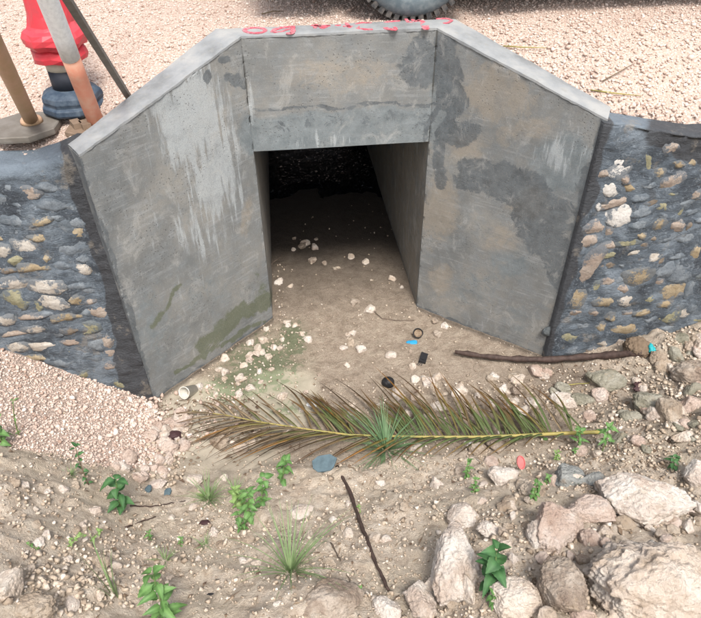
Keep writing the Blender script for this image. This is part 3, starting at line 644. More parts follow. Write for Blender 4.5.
RS = [(625,164,17,25,WH,60-90),(614,190,17,14,WH,25),(623,218,20,17,WH,10),(651,162,15,19,OL,0),(672,150,14,12,PI,30),(695,165,7,8,O,40),(674,184,19,11,PI,35),(664,206,11,11,OL,20),(660,226,13,10,O,20),(616,205,24,7,PI,15),(600,209,5,8,WH,30),(597,230,17,10,PI,20),(629,243,16,10,OL,0),(645,246,13,7,BR,0),(610,236,8,12,PI,0),(633,255,11,8,PA,0),(612,257,12,6,OL,0),(589,243,14,8,PI,20),(656,259,12,8,PA,20),(592,270,15,26,PI,-20),(640,278,20,17,O,30),(610,283,14,7,PI,0),(665,272,16,12,BL,0),(682,274,16,15,BL,20),
 (578,300,13,17,O,0),(607,302,18,12,O,0),(631,300,15,12,PA,0),(651,300,12,9,OL,0),(675,293,23,16,O,10),(693,290,10,16,BL,0),(577,315,14,6,PI,0),(668,317,20,13,OL,0),(686,315,12,11,PA,0),(626,330,20,12,O,10),(603,330,12,9,O,0),(570,338,24,13,OL,0),(668,330,16,9,BL,0),(698,256,8,18,O,0),(628,316,10,6,PI,0),(665,187,8,6,BR,0),(655,205,12,8,BR,0),(662,263,8,8,BR,0),(694,230,12,9,BR,0),(640,225,12,7,BL,0),(605,345,14,6,PA,0),(585,328,12,6,BL,0),(641,340,14,8,BL,0),(690,335,14,10,BL,0),(650,322,10,7,BL,0),(610,267,14,6,BR,0),(620,282,8,6,BL,0),(657,240,10,5,BR,0),(685,205,14,8,BL,10),(697,195,10,8,PI,0),(640,200,14,7,BL,0),(575,352,16,6,BL,0),(625,268,11,6,BL,0),(695,310,9,9,BL,0),(590,352,10,5,PI,0)]
def more(st, xr, vr, bound, n, seed):
    r = np.random.default_rng(seed); k = 0
    while k < n:
        u, v = r.uniform(*xr), r.uniform(*vr)
        if not bound(u, v): continue
        if all(((u-a[0])/(a[2]/2+8))**2+((v-a[1])/(a[3]/2+5))**2 > 1 for a in st): st.append((u, v, r.uniform(9, 17), r.uniform(5, 9), r.choice([BL, BL, PI, O, OL]), r.uniform(-20, 20))); k += 1
        else: k += .02
more(LS, (2, 100), (200, 395), lambda u, v: u < np.interp(v, [190, 260, 320, 400], [62, 88, 100, 112]) and v < 350+u*.35, 34, 15); more(RS, (590, 699), (160, 352), lambda u, v: u > 612-(v-130)*.26 and v > 150+.2*(u-620), 42, 16)
more(LS, (-140, -4), (200, 420), lambda u, v: True, 55, 5); more(RS, (704, 850), (165, 380), lambda u, v: v > 140+.2*(u-701)+20, 50, 6)
rubble('rubble_wall', -1, 'dark mortar rubble stone wall left of the culvert above the pink gravel heap', None, LS)
rubble('rubble_wall', 1, 'blue grey mortar rubble stone wall right of the culvert above the brown branch', None, RS)

# ------------------------------------------------------------------ gravel, pebbles and litter (uncountable)
def fill(n, xr, yr, dens):
    x = RNG.uniform(*xr, n); y = RNG.uniform(*yr, n); k = RNG.random(n) < dens(x, y); return x[k], y[k]
def frame_w(x, y, z):                      # keep to the part of the place that is near the ditch
    u, v, _ = to_px(x, y, z); return (u > -260) & (u < 960) & (v > -70) & (v < 720)
x, y = fill(70000, (-2.9, 3.0), (-.75, 1.45), lambda x, y: (y > wall_back(x)-.012)*1.); z = road_h(x, y); k = frame_w(x, y, z); x, y, z = x[k], y[k], z[k]
d = y-wall_back(x); big = np.exp(-d/.4)*(x > .8)
sz = RNG.lognormal(math.log(.0072), .48, len(x))*(1+1.1*big*(RNG.random(len(x)) < .6)); sz = np.clip(sz, .004, .035)
tag(stones('road_gravel', np.stack([x, y, z], 1), sz, 'gravel'), 'pinkish white crushed coral gravel covering the road behind the culvert', 'gravel', kind='stuff')
x, y = fill(60000, (-2.9, -.7), (-1.9, -.60), lambda x, y: np.clip(gmask(x, y)+.22*S(-.06, .0, heap_h(x, y)-soil_h(x, y)-.02)*S(-2.6, -1.9, y), 0, 1)*(y < wall_front(x)-.005)); z = ground_h(x, y)
toe = np.exp(-np.maximum(heap_h(x, y), 0)/.10); sz = np.clip(RNG.lognormal(math.log(.0078), .5, len(x))*(1+1.3*toe*RNG.random(len(x))), .004, .04)
tag(stones('gravel_heap', np.stack([x, y, z], 1), sz, 'gravel'), 'heap of pale pink crushed gravel sloping down the left rubble wall', 'gravel', kind='stuff')
x, y = fill(90000, (-2.3, 2.9), (-2.8, .9), lambda x, y: (1-gmask(x, y))*(y < wall_front(x)-.01)*np.clip(.25+.75*S(.02, .15, soil_h(x, y)), 0, 1)*np.clip(.35+.9*fbm(x, y, s=3, o=2, seed=88), .05, 1)); z = ground_h(x, y); k = frame_w(x, y, z); x, y, z = x[k], y[k], z[k]
sz = np.clip(RNG.lognormal(math.log(.0078), .55, len(x)), .003, .030)
tag(stones('pebbles', np.stack([x, y, z], 1), sz, 'pebble', sub='chip', flat=.75), 'small tan and white pebbles strewn over the earth bank', 'pebbles', kind='stuff')
# coarser stones: right mound, frond zone, culvert floor edge
P = []; SZ = []
def cluster(u, v, ru, rv, n, s0, s1):
    for _ in range(n):
        a, r = random.random()*6.283, math.sqrt(random.random()); p = at(u+ru*r*math.cos(a), v+rv*r*math.sin(a))
        if p[1] > wall_front(p[0])-.02 and abs(p[0]) > .5: continue
        P.append(p); SZ.append(random.uniform(s0, s1))
for c in [(690, 345, 30, 18, 150, .010, .028), (680, 380, 40, 25, 110, .012, .03), (640, 430, 60, 30, 170, .010, .03), (560, 390, 70, 22, 150, .008, .025), (280, 335, 26, 22, 70, .008, .020), (240, 372, 40, 22, 50, .008, .022), (275, 370, 30, 26, 40, .008, .020),
          (470, 400, 90, 26, 150, .008, .022), (330, 400, 60, 22, 70, .008, .02), (180, 425, 14, 12, 35, .012, .03), (165, 460, 22, 26, 100, .012, .036), (280, 300, 10, 40, 40, .008, .02), (350, 260, 60, 60, 60, .006, .02), (400, 340, 60, 60, 60, .006, .018),
          (210, 400, 20, 10, 20, .012, .028), (540, 450, 80, 20, 150, .008, .025), (430, 455, 60, 16, 80, .008, .02), (60, 420, 50, 12, 1, .01, .02), (560, 500, 80, 50, 150, .010, .03), (100, 570, 90, 40, 180, .008, .028), (440, 600, 60, 30, 100, .008, .02), (20, 500, 40, 30, 60, .008, .02), (660, 500, 50, 40, 60, .01, .03), (590, 570, 40, 40, 80, .01, .03), (340, 560, 60, 50, 90, .006, .018)]: cluster(*c)
for c in [(600, 470, 100, 24, 160, .008, .022), (250, 480, 90, 24, 90, .008, .02), (420, 520, 90, 50, 160, .006, .018), (60, 480, 60, 30, 100, .008, .022), (160, 540, 120, 40, 200, .007, .022), (60, 590, 60, 26, 140, .01, .03), (620, 400, 80, 40, 220, .009, .026), (300, 590, 80, 30, 120, .007, .02), (520, 560, 60, 50, 120, .008, .024)]: cluster(*c)
P = np.array(P); SZ = np.array(SZ)
tag(stones('loose_rubble', P, SZ, 'pebble', sub='chip', flat=.85), 'scattered broken limestone bits along the ditch bottom and bank', 'rubble', kind='stuff')
# dead leaf and twig litter
bb = B()
for _ in range(1200):
    u, v = random.choice([(random.uniform(170, 640), random.uniform(380, 470)), (random.uniform(0, 701), random.uniform(450, 640)), (random.uniform(540, 701), random.uniform(360, 470)), (random.uniform(150, 260), random.uniform(400, 440))])
    p = at(u, v); 
    if gmask(p[0], p[1]) > .5 and random.random() < .85: continue
    if p[1] > wall_front(p[0])-.03: continue
    a = random.random()*6.28; L = random.uniform(.006, .035) if random.random() < .7 else random.uniform(.03, .09); w_ = random.uniform(.001, .004) if L > .03 else L*random.uniform(.12, .4)
    d = np.array([math.cos(a), math.sin(a), 0]); nn = np.array([-d[1], d[0], 0]); q0 = p-d*L/2; q1 = p+d*L/2
    q0[2] = float(ground_h(q0[0], q0[1]))+.003; q1[2] = float(ground_h(q1[0], q1[1]))+.004; mm_ = (q0+q1)/2+np.array([0, 0, .004+random.random()*.004])
    bb.add([q0, mm_+nn*w_, q1, mm_-nn*w_, mm_-np.array([0, 0, .002])], [(0, 3, 2, 1), (0, 1, 4), (1, 2, 4), (2, 3, 4), (3, 0, 4)])
tag(bb.build('leaf_litter', 'litter'), 'brown dead leaf bits and twigs scattered on the bank', 'litter', kind='stuff')

# ------------------------------------------------------------------ rocks one can point to
def rock(u, v, w_, h_, mat, label, sub=4, seed=None, rot=0., flat=.8, group=None, sharp=.8, rough=.17, sink=.42, name='rock'):
    p = at(u, v+h_*.22); s = mpp(p); fixed = seed is not None; seed = seed if fixed else int(u*7+v*13)
    if not fixed: rough = .10+.09*((seed*37) % 100)/100; sharp = .78+.22*((seed*61) % 100)/100
    P, F = rock_verts(sub, seed, 14, rough, sharp, .05)
    o = mesh_np(name, P, F, mat, None, True)
    ex = P.max(0)-P.min(0); sx = w_*s/ex[0]; sy = h_*s/ex[1]*1.0; sz = h_*s/ex[2]*flat
    o.scale = (sx, sy, sz); o.rotation_euler = (random.uniform(-.12, .12), random.uniform(-.12, .12), math.radians(rot)-YAW)
    o.location = (p[0], p[1]+.0, p[2]+h_*s*flat*(.5-sink)); tag(o, label, 'rock', group); return o
ROCKS = [
 (637,488,92,74,'r_white','large pale angular limestone block above the biggest boulder',5,0),
 (654,574,140,104,'r_cream','biggest boulder, rough cream and pink, in the bottom right corner',5,-18),
 (556,519,60,54,'r_pink','rounded pinkish porous rock touching the flat pink rock',5,15),
 (590,504,52,34,'r_pink','flat pink rock between the large pale block and the rounded pink rock',4,-10),
 (538,531,26,30,'r_white','small pale lumpy rock leaning on the left side of the rounded pink rock',4,0),
 (453,553,50,88,'r_white','tall white block standing on end left of the broad green leaves',5,-8),
 (463,511,32,34,'r_white','smooth pale rock wedged on top of the tall white block',4,-35),
 (419,592,34,52,'r_white','upright pale rock at the bottom edge left of the tall white block',4,0),
 (469,586,18,36,'r_cream','narrow cream rock squeezed beside the foot of the tall white block',4,0),
 (513,593,52,46,'r_cream','ochre cream boulder under the broad green leaves at the bottom',5,0),
 (386,606,30,30,'r_white','pale porous rock at the bottom end of the long diagonal stick',4,0),
 (503,473,32,32,'r_white','white pink rock just left of the pink plastic lid',4,-20),
 (557,576,48,62,'r_brown','rough brown pitted rock between the ochre boulder and the biggest boulder',5,10),
 (589,537,22,26,'r_pink','small pink stone below the flat pink rock',4,0),
 (606,531,22,18,'r_cream','small cream stone below the large pale block',4,0),
 (622,520,24,18,'r_tan','tan stone tucked under the large pale block',3,0),
 (695,472,26,32,'r_white','pale rock cut by the right edge above the white capped root',4,0),
 (700,506,14,20,'r_white','small pale rock at the right edge beside the white capped root',3,0),
 (490,527,30,18,'r_white','small white angular stone above the broad green leaves',4,-15),
 (482,500,12,9,'r_white','tiny white stone left of the creeping weeds under the white pink rock',3,0),
 (582,614,28,22,'r_pink','pink stone at the bottom edge right of the ochre boulder',4,0),
 (548,612,20,16,'r_cream','cream stone at the bottom edge below the rough brown rock',3,0),
 (8,580,30,36,'r_cream','tan rock in the bottom left corner above the brown slab',4,10),
 (28,604,62,30,'r_tan','long brown slab lying in the bottom left corner',4,12),
 (98,559,26,14,'r_tan','flat tan stone left of the single tall grass shoot',4,-10),
 (72,601,14,18,'r_white','small white chip right of the brown corner slab',3,30),
 (304,509,30,26,'r_white','white rock standing behind the large grass tuft',4,0),
 (330,592,70,46,'r_brown','grey brown porous crust below the large grass tuft',4,0),
 (221,438,20,22,'r_tan','lumpy stone under the thin end of the palm frond',4,0),
 (241,446,15,18,'r_cream','pale stone between the drooping palm leaflets',3,0),
 (167,445,24,24,'r_pink','big pink lump at the toe of the gravel heap',4,0),
 (194,478,18,15,'r_white','white lump beside the small grass tuft at the puddle edge',3,0),
 (157,482,20,15,'r_pink','pink lump behind the leafy weed at the heap toe',3,0),
 (153,410,10,8,'r_white','round white pebble at the foot of the left wing wall',3,0),
 (606,376,38,26,'r_grey','greenish grey rock below the brown branch',4,-5),
 (563,398,30,18,'r_white','white green stained stone at the tips of the palm leaflets',4,-20),
 (584,397,26,17,'r_grey','green grey stone right of the white green stained stone',4,0),
 (648,400,30,34,'r_grey','brown grey rock below the fibrous root lump, left of a pair',4,0),
 (670,406,24,36,'r_tan','brown grey rock with its lighter top, right of a pair',4,0),
 (658,356,20,18,'r_tan','round tan stone beside the teal plastic scrap',4,0),
 (675,352,12,22,'r_grey','slim grey stone right of the round tan stone',3,15),
 (692,368,36,40,'r_brown','brown earthy rock against the right rubble wall at the edge',4,0),
 (630,414,22,15,'r_grey','pale green flat stone left of the brown grey pair',4,-15),
 (686,434,28,15,'r_cream','ochre flat stone under the pinkish rubble near the right edge',4,0),
 (690,402,20,22,'r_pink','pinkish porous stone at the right edge above the ochre flat stone',4,0),
 (370,308,13,12,'r_cream','cream stone at the curved twig on the culvert floor',4,0),
 (390,353,12,11,'r_white','pale stone on the mud between the curved twig and the black ball',3,0),
 (344,347,9,7,'r_white','small pale stone in the middle of the mud floor',3,0),
 (438,404,16,13,'r_white','white stone caught between palm leaflets below the black plastic block',4,0),
 (400,418,10,9,'r_white','small white stone under the leaflets right of the blue green grass',3,0),
 (569,474,34,34,'r_slate','blue grey slabby rock left of the large pale block',4,-30),
 (594,478,24,20,'r_slate','blue grey chip between the slabby rock and the large pale block',3,0),
 (355,300,11,9,'r_brown','dark stone in the shade of the culvert mouth',3,0),
 (283,395,12,10,'r_cream','cream stone on the green slime above the frond',3,0),
 (480,447,24,18,'r_tan','earthy clod just below the palm rib',4,0),
 (497,443,18,20,'r_brown','brown clod below the palm rib beside the pink lid',4,30),
 (416,446,16,12,'r_white','pale chip beside the blue green grass tuft',3,0),
 (332,470,22,10,'r_tan','tan lump below the blue slate shard',3,0),
 (530,488,22,18,'r_tan','tan stone at the creeping weeds right of the white pink rock',4,0),
 (505,505,20,14,'r_tan','flat tan stone below the white pink rock',3,0),
]
for (u, v, w_, h_, mt, lb, sub, rot) in ROCKS:
    if w_ > 130: rock(u+4, v-4, w_, h_+10, mt, lb, sub, 4242, 12, .85, None, .62, .17)
    else: rock(u, v, w_, h_, mt, lb, sub, None, rot)
# alike small stones, copies of a few
protos = []
for i in range(8):
    Pv, Fv = rock_verts(3, 900+i, 9, .16, 1., .03); o = mesh_np('loose_stone', Pv, Fv, ['r_white', 'r_cream', 'r_pink', 'r_tan', 'r_white', 'r_brown', 'r_cream', 'r_grey'][i], None, True); protos.append(o)
used = set()
CN = ['white', 'cream', 'pinkish', 'tan', 'chalky', 'brown', 'sandy', 'grey']
MARK = [(r_[0], r_[1], r_[5]) for r_ in ROCKS if r_[2] > 17]+[(418, 336, 'small black open cup'), (388, 381, 'round black ball'), (423, 360, 'black plastic block'), (186, 391, 'broken white plastic cup'), (175, 434, 'dark maroon husk'), (324, 463, 'blue grey slate shard'), (520, 465, 'pink plastic lid'), (640, 345, 'fibrous husk lump'), (290, 572, 'large grass tuft'), (122, 490, 'dark leafy weed'), (166, 595, 'bright bottom weed'), (386, 440, 'blue green grass tuft'), (397, 320, 'curved twig'), (362, 530, 'long diagonal stick'), (250, 505, 'bushy bright weed'), (272, 318, 'left corner of the culvert mouth'), (416, 308, 'right corner of the culvert mouth'), (500, 362, 'dark brown branch'), (209, 490, 'puddle edge grass'), (205, 350, 'left wing wall'), (330, 425, 'palm rib')]
SEEN = set()
def short(t):
    for c in (' in the', ' above', ' below', ' touching', ' between', ' leaning', ' left of', ' right of', ' wedged', ' at the', ' squeezed', ' under', ' cut by', ' beside', ' lying', ' standing', ' behind', ' tucked', ' just', ' against', ' caught', ' on the', ' with'):
        t = t.split(c)[0]
    return t.replace(',', '')
def near_label(i, u, v, w_):
    for mx in sorted(MARK, key=lambda q: (q[0]-u)**2+(q[1]-v)**2)[:30]:
        dx, dy = u-mx[0], v-mx[1]; sd = ('left of' if dx < 0 else 'right of') if abs(dx) > abs(dy)*1.2 else ('above' if dy < 0 else 'below')
        for far in ('just ', ''):
            l = f"{'tiny' if w_ < 8 else 'small' if w_ < 11.5 else 'fist sized'} {CN[i]} loose stone {far}{sd} the {short(mx[2])}"
            if far and math.hypot(dx, dy) > 28: continue
            if l not in SEEN: SEEN.add(l); return l
    return l
def loose(u, v, w_, label, group, pick=None):
    i = pick if pick is not None else random.randrange(8); src = protos[i]
    if i in used: o = src.copy(); COL.objects.link(o)
    else: o = src; used.add(i)
    p = at(u, v); s = mpp(p)*w_*.55; o.scale = (s*random.uniform(.85, 1.2), s*random.uniform(.75, 1.1), s*random.uniform(.6, .9)); o.location = (p[0], p[1], p[2]+s*.12)
    o.rotation_euler = (random.uniform(-.5, .5), random.uniform(-.5, .5), random.uniform(0, 6.28)); tag(o, near_label(i, u, v, w_), 'stone', group); return o
def zone(label, group, spots, n, smin, smax, picks):
    c = 0
    while c < n:
        (u, v, ru, rv) = random.choice(spots); a, r = random.random()*6.283, math.sqrt(random.random()); uu, vv = u+ru*r*math.cos(a), v+rv*r*math.sin(a); p = at(uu, vv)
        if (p[1] > wall_front(p[0])-.035 and abs(p[0]) > .46) or p[1] > 1.0 or abs(p[0]) > 2.4: c += .05; continue
        loose(uu, vv, random.uniform(smin, smax), label, group, random.choice(picks)); c += 1
zone('small loose limestone lump lying at the foot of the left wing wall', 'loose lumps along the left wing wall', [(280, 335, 22, 20), (240, 372, 34, 18), (262, 355, 22, 20), (276, 300, 6, 26), (225, 385, 30, 12)], 34, 5, 9, [0, 1, 4, 6])
zone('small loose stone in the rubble under the right rubble wall', 'loose stones under the right rubble wall', [(690, 345, 18, 12), (670, 375, 40, 20), (640, 430, 60, 24), (570, 385, 60, 20), (690, 420, 20, 30)], 60, 7, 15, [0, 1, 2, 3, 5, 7, 2])
zone('small loose stone among the palm leaflets', 'loose stones among the palm leaflets', [(430, 395, 40, 25), (500, 400, 50, 26), (340, 400, 60, 24), (240, 430, 50, 18)], 40, 6, 13, [0, 1, 4, 6, 3])
zone('small loose lump at the toe of the pink gravel heap', 'loose lumps at the heap toe', [(165, 455, 22, 30), (180, 425, 12, 12), (140, 470, 30, 14)], 34, 8, 15, [2, 2, 1, 0])
zone('small loose stone on the lower right bank between the boulders', 'loose stones between the boulders', [(560, 470, 60, 24), (600, 555, 30, 30), (530, 540, 50, 30), (470, 500, 60, 40), (670, 520, 30, 20), (450, 600, 40, 20)], 64, 7, 15, [0, 1, 2, 3, 5])
zone('small loose stone on the lower left bank', 'loose stones on the lower left bank', [(100, 570, 90, 40), (230, 520, 60, 50), (50, 500, 50, 40), (300, 560, 60, 50), (370, 510, 40, 40)], 56, 5, 12, [0, 1, 3, 3, 4])
zone('small loose pebble on the culvert floor mud', 'loose pebbles on the culvert floor', [(350, 290, 60, 40), (400, 340, 60, 30), (330, 350, 40, 30), (400, 240, 14, 10), (300, 240, 20, 20)], 30, 4, 9, [3, 1, 5, 4])

# ------------------------------------------------------------------ palm frond
def frond():
    R = [(600, 432), (560, 433.5), (520, 435.5), (480, 437), (430, 437), (385, 436), (350, 435), (305, 429), (260, 422), (225, 415), (192, 411)]
    W = [at(u, v) for u, v in R]; z0 = [.05, .05, .05, .055, .05, .045, .04, .04, .035, .03, .015]
    zs = np.array([p[2] for p in W]); zs = np.convolve(np.pad(zs, 1, 'edge'), [.3, .4, .3], 'valid')
    W = [on_z(R[i][0], R[i][1], zs[i]+z0[i]) for i in range(len(R))]
    c = W[3]; root = thing('palm_frond', c, 'fallen coconut palm frond lying across the ditch mouth, green to brown', 'palm frond')
    def at_r(u):
        k = [q[0] for q in R]; i = next(j for j in range(len(k)-1) if k[j] >= u >= k[j+1] or j == len(k)-2); t = (k[i]-u)/(k[i]-k[i+1]); return W[i]*(1-t)+W[i+1]*t
    us = np.linspace(600, 192, 50); pts = [at_r(u)-c for u in us]; b = B(); b.tube(pts, list(np.linspace(.0105, .0022, 50)), 8); b.build('rib', 'rachis', root, True)
    def leaflet(u, tu, tv, lift, mt, wd=.009, sag=.0, kink=0.):
        p0 = at_r(u)-c; g = at(tu, tv); tip = on_z(tu, tv, g[2]+lift)-c; n = 9; V = []; al = []
        side = np.cross(tip-p0, [0, 0, 1]); side /= np.linalg.norm(side)
        ln = np.linalg.norm(tip-p0); k1 = random.uniform(-.05, .05)*ln+kink*ln
        tw = random.uniform(-.9, .9)
        for i in range(n+1):
            t = i/n; q = p0*(1-t)+tip*t+side*k1*math.sin(math.pi*t)+np.array([0, 0, 1])*(.02+.03*ln)*math.sin(math.pi*t)
            gw = q+c; gz = float(ground_h(gw[0], gw[1]))+.004-c[2]; q[2] = max(q[2], gz)
            ww = wd*(min(1, .35+t*4)*(1-t**2.2)+.04); an = tw*t; sd = side*math.cos(an)+np.array([0, 0, 1])*math.sin(an); upv = np.array([0, 0, 1])*math.cos(an)-side*math.sin(an)
            V += [q-sd*ww+upv*ww*.5, q, q+sd*ww+upv*ww*.5, q-upv*.0006]; al += [t]*4
        F = []
        for i in range(n):
            a = i*4; F += [(a, a+4, a+5, a+1), (a+1, a+5, a+6, a+2), (a+2, a+6, a+7, a+3), (a+3, a+7, a+4, a)]
        mesh_py('leaflet', V, F, mt, root, True, dict(along=al))
    G, OLV, BRW, ORG, DRY = 'fr_green', 'fr_olive', 'fr_brown', 'fr_orange', 'fr_dry'
    # upper side, hand-read from right to left: base u, tip
    U = [(585,540,392,G),(572,527,384,OLV),(563,520,378,DRY),(552,508,372,G),(545,497,373,OLV),(538,488,378,G),(531,486,379,G),(520,479,388,BRW),(512,470,386,G),(501,466,382,OLV),(494,470,394,G),(488,462,396,G),(482,450,384,OLV),(476,438,369,ORG),(472,442,378,BRW),(466,445,388,G),(460,423,373,ORG),(457,428,366,OLV),(452,430,396,G),
         (448,391,370,BRW),(444,394,376,ORG),(438,400,392,G),(433,373,365,ORG),(428,381,385,G),(421,372,378,OLV),(416,366,373,BRW),(411,378,394,G),(405,358,386,OLV),(398,352,392,DRY),(394,331,376,BRW),(390,329,388,DRY),(384,335,398,OLV),(377,318,381,BRW),(370,325,402,G),(362,304,392,BRW),(355,310,400,ORG),(345,293,389,ORG),(338,300,404,DRY),(330,284,385,BRW),(322,287,398,OLV),(312,275,380,BRW),(306,262,392,DRY),(298,259,402,OLV),(290,250,390,DRY),(281,241,392,BRW),(272,240,404,DRY),(262,227,394,OLV),(254,226,404,DRY),(245,216,396,DRY),(236,209,398,DRY),(226,204,402,DRY),(215,196,404,DRY)]
    for (u, tu, tv, mt) in U: leaflet(u, tu, tv, random.uniform(.02, .07), mt, random.uniform(.005, .0095), kink=random.uniform(-.04, .04))
    for k in range(60):                      # filler leaflets between the read ones
        u = random.uniform(330, 575); leaflet(u, u-random.uniform(18, 44), random.uniform(388, 412), .03, random.choice([G, G, OLV]), random.uniform(.006, .009))
    Lw = [(566,546,446,G),(545,522,448,G),(535,500,453,G),(524,488,456,G),(514,478,456,G),(503,468,458,G),(492,455,456,G),(482,444,459,G),(470,430,458,G),(458,420,460,G),(446,404,462,G),(436,394,463,OLV),(424,380,464,G),(412,366,466,OLV),(402,352,465,ORG),(392,334,466,ORG),(382,326,462,OLV),(374,315,468,DRY),(366,300,462,ORG),(358,290,466,BRW),(350,276,460,OLV),(343,255,466,DRY),(338,233,463,ORG),(330,240,470,BRW),(322,225,462,OLV),(314,218,470,DRY),(305,211,465,DRY),(298,214,456,OLV),(290,205,460,DRY),(286,218,454,ORG),(278,196,452,DRY),(271,190,443,ORG),(262,184,447,DRY),(252,180,440,DRY),(243,176,436,DRY),(234,178,430,DRY),(225,170,425,DRY),(214,168,420,DRY),(205,165,416,DRY)]
    for (u, tu, tv, mt) in Lw: leaflet(u, tu, tv, random.uniform(.004, .02), mt, random.uniform(.005, .0085))
    for k in range(16): u = random.uniform(240, 330); leaflet(u, u-random.uniform(45, 90), random.uniform(428, 462), .012, random.choice([DRY, OLV, BRW]), .005)
    leaflet(545, 503, 398, .09, ORG, .006); 
frond()

# ------------------------------------------------------------------ branches and twigs
def branch(pts, r0, r1, mat, label, name='branch', lift=.0, cat='branch', n=9, jit=.25):
    W = [at(u, v)+np.array([0, 0, lift+r0*.7]) for u, v in pts]; c = W[0].copy(); Q = []
    for i in range(len(W)-1):
        for t in np.linspace(0, 1, 8, endpoint=False): Q.append(W[i]*(1-t)+W[i+1]*t)
    Q.append(W[-1]); m_ = len(Q); Q = [q-c for q in Q]; zz = np.array([q[2] for q in Q])
    for _ in range(8): zz[1:-1] = (zz[:-2]+zz[1:-1]+zz[2:])/3
    Q = [(q[0]+.002*random.uniform(-1, 1), q[1]+.002*random.uniform(-1, 1), zz[i]) for i, q in enumerate(Q)]
    b = B(); b.tube(Q, [r0+(r1-r0)*i/(m_-1)+r0*.12*math.sin(i*.9) for i in range(m_)], n, jit); o = b.build(name, mat, None, True); o.location = tuple(c); return tag(o, label, cat)
branch([(641, 357), (612, 359), (580, 362), (545, 364), (510, 363), (480, 360), (454, 356)], .024, .014, 'bark', 'long dark brown branch lying along the foot of the right walls', lift=.02)
branch([(337, 468), (350, 494), (362, 528), (375, 562), (388, 592)], .0095, .006, 'bark', 'long dark stick running diagonally down the bank from the slate shard', 'stick', cat='stick', lift=.004)
branch([(331, 543), (340, 560), (352, 586)], .0035, .002, 'bark2', 'thin twig left of the long diagonal stick', 'twig', cat='twig', n=6)
branch([(372, 310), (382, 319), (396, 321), (415, 321)], .005, .003, 'bark2', 'curved twig on the culvert floor beside the cream stone', 'twig', cat='twig', n=6)
branch([(268, 268), (274, 262), (281, 257)], .005, .004, 'bark2', 'short pale twig inside the culvert by its left wall', 'twig', cat='twig', n=6)
branch([(150, 422), (166, 411), (180, 409), (196, 411)], .003, .002, 'bark', 'dark bent twig at the foot of the left wing wall', 'twig', cat='twig', n=6)
branch([(560, 386), (590, 383), (612, 389)], .004, .002, 'rachis', 'yellow stalk lying over the greenish rocks', 'twig', cat='twig', n=6)
branch([(700, 519), (686, 513), (670, 517)], .011, .006, 'bark2', 'grey brown root with a pale broken end at the right edge', 'root', cat='root')
branch([(125, 528), (142, 522), (156, 517)], .004, .0025, 'bark', 'short dark twig below the leafy weed on the left bank', 'twig', cat='twig', n=6)
branch([(130, 506), (150, 507), (172, 504), (186, 501)], .004, .002, 'bark', 'long thin root along the bank right of the leafy weed', 'root', cat='root', n=6)
branch([(600, 392), (625, 385), (650, 383)], .004, .003, 'bark2', 'grey twig over the brown grey rocks', 'twig', cat='twig', n=6)

# ------------------------------------------------------------------ litter things
def lump(name, u, v, w_, h_, mat, label, cat, sub=3, seed=1, sharp=.3, rough=.12, flat=.8, rot=0): 
    o = rock(u, v, w_, h_, mat, label, sub, seed, rot, flat, None, sharp, rough, .35, name); o['category'] = cat; return o
lump('root_ball', 635, 345, 27, 27, 'fibre', 'fibrous brown husk lump at the end of the long branch', 'husk', 4, 5, .4, .25)
lump('plastic_scrap', 650, 347, 9, 14, 'teal', 'crumpled teal plastic scrap between the husk lump and the round tan stone', 'plastic scrap', 3, 8, .9, .4)
lump('plastic_scrap', 412, 341, 12, 7, 'bluebit', 'bright blue plastic scrap beside the black cup', 'plastic scrap', 3, 9, .9, .4, .35)
lump('black_ball', 388, 381, 13, 13, 'black', 'round black ball on the tips of the palm leaflets', 'ball', 4, 3, .1, .04, .95)
lump('husk', 175, 434, 15, 13, 'maroon', 'dark maroon husk at the toe of the gravel heap', 'husk', 3, 4, .5, .15)
lump('scrap', 163, 429, 12, 10, 'redbrown', 'red brown scrap beside the white scrap at the heap toe', 'scrap', 3, 6, .8, .15, .6, 30)
lump('scrap', 168, 427, 5, 14, 'white', 'narrow white plastic scrap at the heap toe', 'plastic scrap', 3, 6, .9, .1, .6, -20)
lump('plastic_scrap', 469, 442, 9, 5, 'sleeve', 'pale blue white plastic scrap just under the palm rib', 'plastic scrap', 3, 12, .9, .3, .5)
lump('plastic_scrap', 312, 403, 11, 9, 'sleeve', 'round pale plastic disc above the palm rib', 'plastic scrap', 3, 13, .2, .05, .3)
lump('husk', 641, 385, 20, 12, 'maroon', 'dark purple husk scrap between the rocks under the right wall', 'husk', 3, 14, .9, .4, .5)
lump('scrap', 205, 522, 14, 8, 'maroon', 'dark brown scrap right of the lower left weeds', 'scrap', 3, 15, .8, .3, .5)
lump('black_scrap', 211, 594, 9, 6, 'black', 'small black plastic scrap sticking out of the bank', 'plastic scrap', 3, 16, .9, .3, .6)
lump('scrap', 148, 488, 8, 10, 'slate', 'dark grey scrap under the heap toe lumps', 'scrap', 3, 17, .9, .2, .6); lump('scrap', 168, 491, 7, 10, 'slate', 'thin grey green scrap right of the heap toe lumps', 'scrap', 3, 18, .9, .2, .6)
